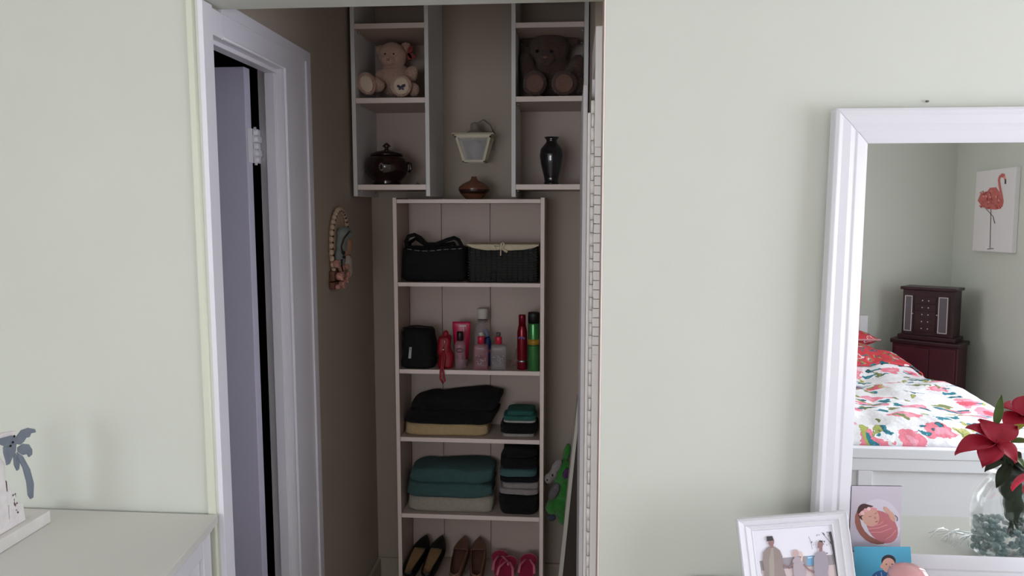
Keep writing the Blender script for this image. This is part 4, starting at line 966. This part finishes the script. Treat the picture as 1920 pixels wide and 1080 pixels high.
for a, b in ((-.90*w2, -.60*w2), (.42*w2, .78*w2)):
    z0, z1 = .055, hA-.06; dr = MB().box(a-.008, b+.008, .0005, .006, z0-.008, z1+.008).build('door', MAH, t)
    mb = MB(); mb.box(a, a+.005, .006, .010, z0, z1); mb.box(b-.005, b, .006, .010, z0, z1); mb.box(a, b, .006, .010, z0, z0+.005); mb.box(a, b, .006, .010, z1-.005, z1); mb.build('rim', SIL, dr)
    MB().box(a+.005, b-.005, .006, .008, z0+.005, z1-.005).build('glass', ETC, dr)
    MB().ell((b+.006 if a < 0 else a-.006, .012, (z0+z1)/2), (.004, .004, .004), u=10, v=8).build('knob', SIL, dr)
for k in range(5):
    z0 = .055+k*(hA-.12)/5; d_ = MB().box(-.48*w2, .32*w2, .0005, .006, z0+.002, z0+(hA-.12)/5-.002).build('drawer', MAH, t, bevel=.001)
    for x in (-.20*w2, .04*w2): MB().ell((x, .010, z0+(hA-.12)/10), (.0045, .0045, .0045), u=10, v=8).build('knob', SIL, d_)
t = thing('corner_chest', 'dark mahogany chest with curved top standing in the bedroom corner', 'chest', (ctr.x, ctr.y, FLOOR), rot=(0, 0, PH))
w3 = w2+.045; hC = zt_c-FLOOR
MB().box(-w3-.012, w3+.012, -dA-.03, .05, hC-.03, hC-.0005).build('top', MAH, t, bevel=.008)
MB().box(-w3, w3, -dA-.02, .03, .05, hC-.0305).build('carcass', MAH2, t, bevel=.006)
MB().box(.16*w3, w3-.015, .0305, .042, .065, hC-.045).build('door', MAH2, t, bevel=.004)
for k in range(3): 
    d_ = MB().box(-w3+.015, .14*w3, .0305, .04, .07+k*(hC-.11)/3, .055+(k+1)*(hC-.11)/3).build('drawer', MAH2, t, bevel=.003)
for x in (-w3+.02, w3-.06): 
    for y in (-dA, -.02): MB().box(x, x+.04, y-.01, y+.03, .0005, .0495).build('foot', MAH, t)

# ---- flat pictures: outlines laid a fraction of a millimetre proud of their sheet
def art(name, parent, fn, items, step=.00012, base=0.0):
    mb = MB(); d = base
    for it in items:
        m_, kind = it[0], it[1]; d += step; mb.m(m_)
        if kind == 'p': mb.poly([fn(x, y, d) for x, y in it[2]])
        elif kind == 'e':
            cx, cy, rx, ry_, an = it[2]; an = math.radians(an); n_ = 20
            mb.poly([fn(cx+rx*math.cos(k*2*math.pi/n_)*math.cos(an)-ry_*math.sin(k*2*math.pi/n_)*math.sin(an), cy+rx*math.cos(k*2*math.pi/n_)*math.sin(an)+ry_*math.sin(k*2*math.pi/n_)*math.cos(an), d) for k in range(n_)])
        elif kind == 'l':
            pts = it[2]; w_ = it[3]
            for (xa, ya), (xb, yb) in zip(pts, pts[1:]):
                l = math.hypot(xb-xa, yb-ya) or 1; nx, ny = -(yb-ya)/l*w_/2, (xb-xa)/l*w_/2
                mb.poly([fn(xa+nx, ya+ny, d), fn(xb+nx, yb+ny, d), fn(xb-nx, yb-ny, d), fn(xa-nx, ya-ny, d)])
    o = mb.build(name, None, parent); o['kind'] = 'stuff' if False else 'print'; del o['kind']; return o
pr = lambda r, g, b: col((r, g, b), rough=.45)
# canvas with a flamingo, on the right wall
XC = XRW-.03
c1, c2, c3, c4 = mX(1831, 320, XC), mX(1896, 316, XC), mX(1896, 477, XC), mX(1831, 468, XC)
ya, yb = min(c1.y, c4.y), max(c2.y, c3.y); za_, zb_2 = (c3.z+c4.z)/2, (c1.z+c2.z)/2
t = T('canvas_picture', 'white canvas print of a red flamingo on the right bedroom wall', 'picture', (XRW, (ya+yb)/2, za_))
MB().box(XC, XRW-.001, ya, yb, za_, zb_2).build('canvas', mat('canvas_white', (226, 222, 222), .8, .1, 300), t, bevel=.002)
CO = pr(200, 104, 98); CO2 = pr(172, 74, 76); CO3 = pr(226, 150, 140); DK = pr(74, 50, 56)
fnF = lambda x, y, d: mX(x, y, XC-d-.0004)
its = [(CO, 'p', [(1833, 376), (1838, 364), (1850, 360), (1856, 352), (1868, 351), (1874, 360), (1878, 380), (1877, 391), (1868, 393), (1852, 392), (1840, 386)]),
       (CO, 'l', [(1877, 388), (1880, 378), (1877, 362), (1874, 347), (1873, 336), (1876, 329), (1881, 328)], 4.5), (CO, 'e', (1880, 329, 4.5, 4, 0)), (CO3, 'l', [(1882, 331), (1885, 337)], 4), (DK, 'l', [(1885, 336), (1885, 345)], 3),
       (DK, 'l', [(1858, 392), (1857, 430), (1856, 465)], 1.2), (DK, 'l', [(1844, 386), (1862, 406), (1865, 419)], 1.2), (DK, 'l', [(1851, 467), (1863, 466)], 1.4)]
random.seed(5)
for k in range(46):
    x, y = random.uniform(1838, 1874), random.uniform(358, 390)
    its.append((random.choice([CO2, CO3, CO, CO2]), 'e', (x, y, random.uniform(1.2, 3), random.uniform(.8, 1.8), random.uniform(0, 90))))
o = art('flamingo_print', t, fnF, its); o['kind'] = 'stuff'

# ---- framed family photograph
zt0 = .93; n_f = Vector((0, -math.cos(math.radians(12)), math.sin(math.radians(12))))
Qf = Vector((0, 1.565, .93))
TL = onplane(1381, 974, Qf, n_f); TR = onplane(1588, 958.5, Qf, n_f); uu = (TR-TL).normalized(); vv = uu.cross(n_f).normalized()
if vv.z > 0: vv = -vv
wF = (TR-TL).length; hF = (TL.z-(zr+.001))/abs(vv.z)
def fp(u, v, d=0): return TL+uu*u+vv*v+n_f*d
bl = fp(0, hF)
t = T('framed_photograph', 'white moulded picture frame with a family photograph, tilted on the dresser', 'picture frame', (bl.x, bl.y, zr))
mw = .034
prof = [(0, -.016), (0, 0), (.07, .003), (.14, .0), (.18, -.001), (.45, -.004), (.52, -.002), (.60, -.006), (.85, -.009), (.92, -.008), (1, -.011), (1, -.016)]
oc = [(0, 0), (wF, 0), (wF, hF), (0, hF)]; ic = [(mw, mw*.85), (wF-mw, mw*.85), (wF-mw, hF-mw*.85), (mw, hF-mw*.85)]
for k in range(4):
    mb = MB(); rows_ = []
    for f, h in prof:
        a = [oc[k][i]+(ic[k][i]-oc[k][i])*f for i in (0, 1)]; b = [oc[(k+1) % 4][i]+(ic[(k+1) % 4][i]-oc[(k+1) % 4][i])*f for i in (0, 1)]
        rows_.append((mb.bm.verts.new(fp(*a, h)), mb.bm.verts.new(fp(*b, h))))
    for q in range(len(rows_)): r0, r1 = rows_[q], rows_[(q+1) % len(rows_)]; mb._f([r0[0], r0[1], r1[1], r1[0]])
    mb.build('frame_rail', WHITE, t)
MB().prism([fp(.004, .004, -.016), fp(wF-.004, .004, -.016), fp(wF-.004, hF-.004, -.016), fp(.004, hF-.004, -.016)], -n_f*.003).build('backing', pr(120, 110, 100), t)
P1 = TL+n_f*-.0125
fnP = lambda x, y, d: onplane(x, y, P1+n_f*d, n_f)
sky = pr(232, 228, 238); man = pr(150, 136, 132); man2 = pr(160, 150, 160); ski = pr(150, 116, 116); dkk = pr(70, 66, 70); gnd = pr(206, 188, 190); fen = pr(158, 150, 156)
c = [fp(mw-.002, mw*.85-.002, -.0125), fp(wF-mw+.002, mw*.85-.002, -.0125), fp(wF-mw+.002, hF-mw*.85+.002, -.0125), fp(mw-.002, hF-mw*.85+.002, -.0125)]
MB().m(sky).poly(c).build('photo_sheet', None, t)
its = [(fen, 'p', [(1424, 1052), (1470, 1046), (1500, 1043), (1566, 1040), (1572, 1066), (1428, 1076)]), (gnd, 'p', [(1428, 1070), (1572, 1058), (1578, 1092), (1432, 1096)]),
       (pr(120, 170, 205), 'p', [(1512, 1043), (1525, 1041), (1526, 1059), (1514, 1060)]), (pr(224, 232, 240), 'l', [(1515, 1046), (1523, 1045)], 1.5)]
for k in range(90):
    x = random.uniform(1512, 1563); y = random.uniform(998, 1048); 
    if random.random() < (x-1500)/66: its.append((random.choice([pr(120, 116, 118), pr(90, 88, 90), pr(176, 172, 176)]), 'e', (x, y, random.uniform(.5, 1.8), random.uniform(.5, 1.4), random.uniform(0, 180))))
its += [(dkk, 'l', [(1556, 997), (1561, 1020), (1568, 1055), (1572, 1082)], 5), (dkk, 'l', [(1541, 998), (1552, 1012), (1562, 1024)], .8), (dkk, 'l', [(1523, 1030), (1520, 1015), (1516, 1006)], .6),
        (man, 'p', [(1431, 1036), (1439, 1027), (1445, 1024), (1452, 1025), (1462, 1032), (1467, 1043), (1468, 1062), (1474, 1080), (1476, 1094), (1436, 1096), (1434, 1072), (1430, 1052)]),
        (pr(166, 156, 148), 'p', [(1446, 1028), (1450, 1027), (1452, 1060), (1452, 1094), (1443, 1094), (1442, 1050)]),
        (ski, 'e', (1446, 1016, 5.5, 8, 0)), (dkk, 'p', [(1437, 1006), (1448, 1005), (1451, 1013), (1438, 1015)]), (ski, 'p', [(1444, 1020), (1450, 1020), (1450, 1027), (1444, 1027)]),
        (pr(196, 168, 166), 'e', (1492, 1038, 5.5, 7.5, 0)), (pr(176, 164, 172), 'p', [(1486, 1050), (1492, 1044), (1500, 1044), (1508, 1056), (1511, 1076), (1512, 1092), (1492, 1093), (1488, 1070)]), (pr(226, 196, 180), 'l', [(1501, 1034), (1504, 1042), (1503, 1052)], 3),
        (ski, 'l', [(1468, 1058), (1480, 1066), (1488, 1056)], 2.5), (ski, 'l', [(1506, 1058), (1516, 1068), (1527, 1074)], 2.8),
        (man2, 'p', [(1526, 1046), (1531, 1037), (1538, 1033), (1546, 1034), (1551, 1042), (1554, 1060), (1552, 1076), (1556, 1090), (1530, 1092), (1526, 1066)]),
        (ski, 'e', (1538, 1021, 5, 7.5, 0)), (dkk, 'p', [(1534, 1016), (1537, 1013), (1542, 1014), (1543, 1018), (1538, 1016)]), (ski, 'p', [(1536, 1026), (1542, 1026), (1542, 1034), (1536, 1034)])]
o = art('photo_print', t, fnP, its, .00006, .0001); o['kind'] = 'stuff'
a = fp(wF*.5, hF*.3, -.019); MB().hexa([fp(wF*.44, hF*.3, -.0192), fp(wF*.56, hF*.3, -.0192), fp(wF*.56, hF*.3, -.021), fp(wF*.44, hF*.3, -.021)]+[Vector((fp(wF*.44, 0).x, bl.y+.055, zr+.001)), Vector((fp(wF*.56, 0).x, bl.y+.055, zr+.001)), Vector((fp(wF*.56, 0).x, bl.y+.058, zr+.001)), Vector((fp(wF*.44, 0).x, bl.y+.058, zr+.001))]).build('easel_strut', pr(110, 100, 92), t)

# ---- two loose prints
fnM = lambda x, y, d: onplane(x, y, mp(0, 0, -.0115+d), MN)
t = T('photo_print', 'loose print of a baby wrapped in pink, propped in the mirror corner', 'photograph', fnM(1640, 1026, 0))
q = [fnM(1597, 911, 0), fnM(1692, 912, 0), fnM(1688, 1025, 0), fnM(1592, 1033, 0)]
MB().m(pr(196, 186, 198)).prism(q, -MN*-.0004).build('print_sheet', None, t)
wrap = pr(188, 112, 118); wr2 = pr(214, 144, 148); sk = pr(206, 158, 142); hair = pr(74, 48, 48)
its = [(pr(214, 206, 216), 'e', (1648, 985, 42, 36, 40)), (pr(150, 96, 84), 'e', (1640, 982, 34, 42, -38)), (pr(206, 198, 210), 'e', (1650, 974, 36, 40, -38)), (wrap, 'e', (1654, 988, 25, 35, -42)), (hair, 'e', (1622, 961, 14, 17, -20)), (sk, 'e', (1632, 969, 16, 19, -28)), (hair, 'p', [(1610, 962), (1612, 950), (1624, 945), (1638, 949), (1626, 955), (1617, 968)]),
       (wr2, 'l', [(1611, 966), (1620, 958), (1634, 953), (1644, 956)], 5), (pr(226, 186, 186), 'e', (1617, 962, 4, 4, 0)), (pr(220, 160, 164), 'e', (1623, 957, 4, 4, 0)), (pr(230, 196, 196), 'e', (1629, 954, 3.5, 3.5, 0)),
       (pr(120, 78, 74), 'l', [(1629, 969), (1634, 968)], 1), (pr(120, 78, 74), 'l', [(1640, 964), (1644, 961)], 1), (pr(186, 128, 116), 'e', (1641, 971, 2.2, 2.4, 0)), (pr(160, 80, 84), 'l', [(1641, 979), (1646, 977)], 1.8),
       (wr2, 'l', [(1628, 992), (1646, 990), (1664, 984)], 2), (wr2, 'l', [(1632, 998), (1652, 998), (1672, 990)], 1.5), (wr2, 'l', [(1636, 984), (1648, 984), (1656, 978)], 1.5), (wr2, 'l', [(1660, 1012), (1672, 1004), (1680, 994)], 1.6), (sk, 'e', (1672, 968, 5, 11, -30)), (sk, 'e', (1664, 958, 4, 10, -40)), (pr(60, 60, 66), 'l', [(1678, 966), (1683, 971), (1682, 977)], 1.4)]
o = art('baby_print', t, fnM, its, .00004, .0006); o['kind'] = 'stuff'
n_b = Vector((0, -math.cos(math.radians(15)), math.sin(math.radians(15)))); Qb = Vector((0, 1.650, .858))
fnB = lambda x, y, d: onplane(x, y, Qb+n_b*d, n_b)
def fb(x, y): return fnB(x, y, 0)
tl, tr_ = fb(1601, 1025), fb(1707, 1025); k_ = (tl.z-zr-.001); dn = Vector((0, -math.sin(math.radians(15)), -math.cos(math.radians(15))))*(k_/math.cos(math.radians(15)))
t = T('photo_print', 'loose turquoise print of a smiling baby in front of the pink-wrapped one', 'photograph', tl+dn)
MB().m(pr(76, 158, 190)).prism([tl, tr_, tr_+dn, tl+dn], n_b*.0004).build('print_sheet', None, t)
its = [(pr(48, 92, 140), 'e', (1656, 1084, 22, 15, 0)), (pr(150, 180, 210), 'l', [(1642, 1078), (1650, 1088)], 1.5), (pr(150, 180, 210), 'l', [(1652, 1073), (1655, 1088)], 1.5), (pr(40, 34, 40), 'e', (1666, 1052, 13.5, 12, 0)), (sk, 'e', (1666, 1060, 12.5, 14, 0)), (sk, 'e', (1653, 1062, 2.5, 4, 0)), (pr(50, 36, 36), 'e', (1662, 1058, 1.6, 1, 0)), (pr(50, 36, 36), 'e', (1673, 1058, 1.6, 1, 0)), (pr(180, 124, 112), 'e', (1668, 1063, 1.8, 1.6, 0)), (pr(150, 74, 76), 'l', [(1664, 1069), (1668, 1071), (1673, 1069)], 1.4)]
o = art('baby_print', t, fnB, its, .00005, .0005); o['kind'] = 'stuff'
# pink pot
c = Vector((Yp(1704, 1090, 1.555).x, 1.555, zr+.001)); ptop = Yp(1704, 1067, 1.54).z-zr; R_ = .046
t = T('round_pot', 'glossy pink round pot in front of the turquoise print', 'pot', c)
MB().lathe([(.026, 0), (.032, .003), (R_, ptop*.45), (R_*.97, ptop*.62), (R_*.86, ptop*.78)], c, 36).build('body', mat('pink_glaze', (206, 150, 152), .15, coat=.6), t)
MB().lathe([(R_*.90, ptop*.785), (R_*.86, ptop*.84), (R_*.62, ptop*.95), (R_*.3, ptop*.99), (.001, ptop)], c, 36).build('lid', MATS['pink_glaze'], t)

# ---- glass vase of lilies (seen in the mirror) and a white sprig beside it
V0 = Vector((mZ(1905, 1060, zr).x, 1.50, zr+.001)); 
VG = mat('vase_glass', (235, 240, 240), .02, ior=1.45, trans=1.0, alpha=.22)
t = T('flower_vase', 'clear glass vase of crimson lilies and glass pebbles, seen in the mirror', 'vase', V0)
sc_ = .00128
def vz(py): return mY(1905, py, 1.50).z-zr
vp = [(.060, .004), (.074, .012), (.083, vz(1000)), (.087, vz(965)), (.078, vz(930)), (.058, vz(908)), (.046, vz(893)), (.052, vz(880)), (.060, vz(870))]
vp = sorted(vp, key=lambda q: q[1])
MB().lathe([(.001, .001), (.058, .0012)]+vp+[(r-.003, z) for r, z in vp[::-1]]+[(.001, .006)], V0, 48).build('glass_body', VG, t)
mb = MB(); random.seed(21); PB = mat('pebble_glass', (150, 172, 172), .05, alpha=.75)
for k in range(260):
    a = random.uniform(0, 6.283); z = random.uniform(.012, vz(985)); rr = .076*math.sqrt(random.random()) if random.random() < .4 else .074; r = random.uniform(.005, .009)
    mb.ell(V0+Vector((math.cos(a)*rr*.97, math.sin(a)*rr*.97, z)), (r, r, r*.8), u=8, v=6)
o = mb.build('pebbles', PB, t); o['kind'] = 'stuff'
STM = mat('stem_green', (52, 68, 44), .6, .1, 60, .2, 30); LEAF = mat('leaf_green', (92, 112, 52), .5, .1, 60, .2, 20); LEAFD = mat('leaf_dark', (48, 58, 40), .6, .1, 60, .2, 20); LILY = mat('lily_crimson', (188, 34, 62), .5, .1, 40, .15, 18); BUD = mat('bud_yellow', (168, 158, 58), .5, .1, 60, .2, 20)
def petal(name, m_, base, tip, wd, bow, parent, n_up=Vector((0, .4, 1))):
    base, tip = Vector(base), Vector(tip); d = tip-base; L_ = d.length; sdir = d.cross(n_up).normalized(); up_ = sdir.cross(d).normalized()
    def f(u, v):
        w_ = wd*math.sin(min(1, u*1.02+.02)*math.pi)**.7*(1-.25*u); c_ = base+d*u+up_*(bow*L_*math.sin(u*math.pi*.9)*(1)-bow*L_*.8*u*u)
        s_ = (v-.5)*2; return c_+sdir*w_*s_+up_*(abs(s_)**2*wd*.28)
    return MB().grid(f, 10, 6).build(name, m_, parent, solid=.0008)
def R3(px, py, Y): return mY(px, py, Y)
lc = R3(1866, 832, 1.575)
for px, py, Y in ((1790, 850, 1.575), (1812, 800, 1.56), (1842, 876, 1.61), (1905, 868, 1.60), (1835, 786, 1.54), (1908, 800, 1.56)):
    petal('petal', LILY, lc, R3(px, py, Y), .031, .16, t)
lc2 = R3(1915, 780, 1.50)
for px, py, Y in ((1876, 762, 1.5), (1925, 742, 1.48), (1960, 776, 1.50), (1948, 820, 1.53), (1884, 806, 1.52)): petal('petal', LILY, lc2, R3(px, py, Y), .030, .16, t)
petal('leaf', LEAF, R3(1866, 800, 1.55), R3(1878, 740, 1.55), .011, .05, t)
for a, b, w_, m_ in (((1890, 850), (1925, 885), .016, LEAF), ((1890, 815), (1925, 796), .012, BUD), ((1895, 830), (1935, 830), .012, LEAF), ((1880, 862), (1846, 884), .014, LEAFD), ((1895, 870), (1868, 915), .016, LEAFD), ((1900, 870), (1940, 910), .016, LEAFD)):
    petal('leaf', m_, R3(*a, 1.54), R3(*b, 1.55), w_, .12, t)
for px, r in ((1886, 7), (1900, 8), (1915, 7), (1893, 6), (1908, 9)):
    MB().tube([R3(px-6, 850, 1.54), R3(px, 890, 1.51), R3(px+random.uniform(-6, 6), 940, 1.505), R3(1905+random.uniform(-25, 25), 1000, 1.50)], [.007, .006, .005, .003], 8).build('stem', STM, t)
mb = MB(); mb.m(LEAFD); 
for px, py, rx, rz in ((1900, 885, .030, .030), (1898, 915, .032, .030), (1905, 945, .030, .028), (1900, 965, .018, .022)): mb.ell(R3(px, py, 1.515), (rx, .026, rz))
mb.build('foliage_wrap', None, t, remesh=.006)
s0 = mZ(1835, 1000, zr+.012); mb = MB(); random.seed(4)
for k in range(16):
    a = math.radians(150+random.uniform(-45, 45)); l = random.uniform(.05, .12); p = s0+Vector((random.uniform(-.08, -.01), random.uniform(-.03, .03), random.uniform(-.005, .006)))
    p.z = max(p.z, zr+.004)
    mb.tube([p, p+Vector((math.cos(a)*l*.5, math.sin(a)*l*.5, .010)), p+Vector((math.cos(a)*l, math.sin(a)*l, .002))], [.002, .0016, .0008], 6)
tag(mb.build('white_sprig', mat('sprig_white', (240, 240, 240), .5)), 'white feathery sprig lying on the dresser, seen in the mirror', 'ornament')['kind'] = 'stuff'

# ---- palm ornament on the left dresser
hB = .030; zB = zl+hB
a1_ = Zp(94, 957, zB); d1 = (Zp(22, 1000, zB)-a1_).normalized(); b1 = Zp(72, 955, zB)
d2 = Vector((-d1.y, d1.x, 0)); d2 = d2 if (b1-a1_).dot(d2) > 0 else -d2
wdB = max(.05, (b1-a1_).dot(d2)); LB = .36
t = T('palm_ornament', 'distressed white wooden palm tree with grey metal fronds on left dresser', 'ornament', a1_+d1*LB*.5+d2*wdB*.5-Vector((0, 0, hB)))
q = [a1_, a1_+d1*LB, a1_+d1*LB+d2*wdB, a1_+d2*wdB]; MB().m(mat('ornament_base', (222, 218, 214), .6, .2, 40, .05, 30)).prism([v-Vector((0, 0, hB-.0005)) for v in q], (0, 0, hB-.0005)).build('base_plank', None, t, bevel=.0015)
pn = -d2; P0_ = a1_+d2*(wdB*.35)
fnO = lambda x, y, d=0: onplane(x, y, P0_+pn*d, pn)
cr = lambda pts: [(x/4.908, 780+y/4.908) for x, y in pts]
WD = mat('distressed_white', (228, 222, 222), .7, .4, 60, .06, 40)
def plate(name, pts, m_, d0, th_): return MB().m(m_).prism([fnO(x, y, d0) for x, y in cr(pts)], -pn*th_).build(name, None, t, bevel=.0008)
zt_b = zB+.0006
tr_pts = [(-160, 430), (-60, 300), (45, 430), (50, 560), (75, 640), (130, 720), (165, 800), (215, 800), (235, 890)]
P3 = [fnO(x, y) for x, y in cr(tr_pts)]; lastx = P3[-1]; P3[-1] = Vector((lastx.x, lastx.y, zt_b)); f0 = Vector((P3[0].x, P3[0].y, zt_b)); P3.append(f0)
MB().m(WD).prism(P3, -pn*.022).build('trunk', None, t, bevel=.002)
FRM = mat('frond_metal', (126, 134, 148), .45, .15, 40, .12, 25, metal=.35)
fr_ = [[(155, 190), (200, 130), (260, 108), (325, 120), (335, 150), (290, 160), (275, 195), (245, 200), (225, 235), (190, 265), (150, 255)],
 [(165, 290), (215, 255), (270, 260), (300, 310), (300, 355), (270, 380), (255, 350), (215, 360), (170, 330)],
 [(160, 330), (215, 370), (280, 490), (315, 620), (310, 750), (285, 765), (262, 730), (250, 610), (215, 480), (175, 390)],
 [(135, 320), (165, 370), (185, 430), (180, 490), (160, 505), (135, 450), (130, 380)],
 [(35, 290), (100, 230), (155, 250), (150, 320), (110, 400), (95, 440), (65, 455), (55, 400), (38, 340)],
 [(-120, 200), (0, 210), (60, 195), (110, 180), (155, 190), (155, 260), (60, 285), (0, 262), (-90, 270)]]
for k, f_ in enumerate(fr_): plate('frond', f_, FRM, .006+.0012*(k % 3), .003)
plate('top_leaf', [(-60, 195), (60, 150), (148, 138), (150, 178), (108, 182), (0, 214), (-60, 225)], WD, .003, .010)
for x, y in ((132, 186), (120, 242), (98, 275)): MB().m(DARKG).ell(fnO(x/4.908, 780+y/4.908, .0095), (.0022, .0022, .0028), u=8, v=6).build('nail', None, t)
mk = mat('worn_dark_paint', (92, 70, 78), .8)
its = [(mk, 'p', cr([(50, 590), (62, 600), (72, 700), (62, 690)])), (mk, 'l', cr([(80, 820), (82, 880), (86, 950)]), .5)]
for k in range(22):
    f = random.random(); x = 125+45*f+random.uniform(-10, 16); y = 715+210*f+random.uniform(-8, 8)
    if y > 905-(x-100)*.2: continue
    its.append((mk, 'e', (x/4.908, 780+y/4.908, random.uniform(.5, 1.3), random.uniform(.8, 2.6), 12)))
o = art('wear_mark', t, fnO, its, .00005, .0004); o['kind'] = 'stuff'
# nail above the mirror
p = Yp(1737, 190, YW); tag(MB().tube([p, p+Vector((0, -.008, -.001))], .0022, 8).build('wall_nail', mat('nail_steel', (110, 106, 96), .4, metal=.6)), 'small nail in the wall above the mirror', 'nail')
bpy.context.view_layer.update()
for o in WL: W(o)
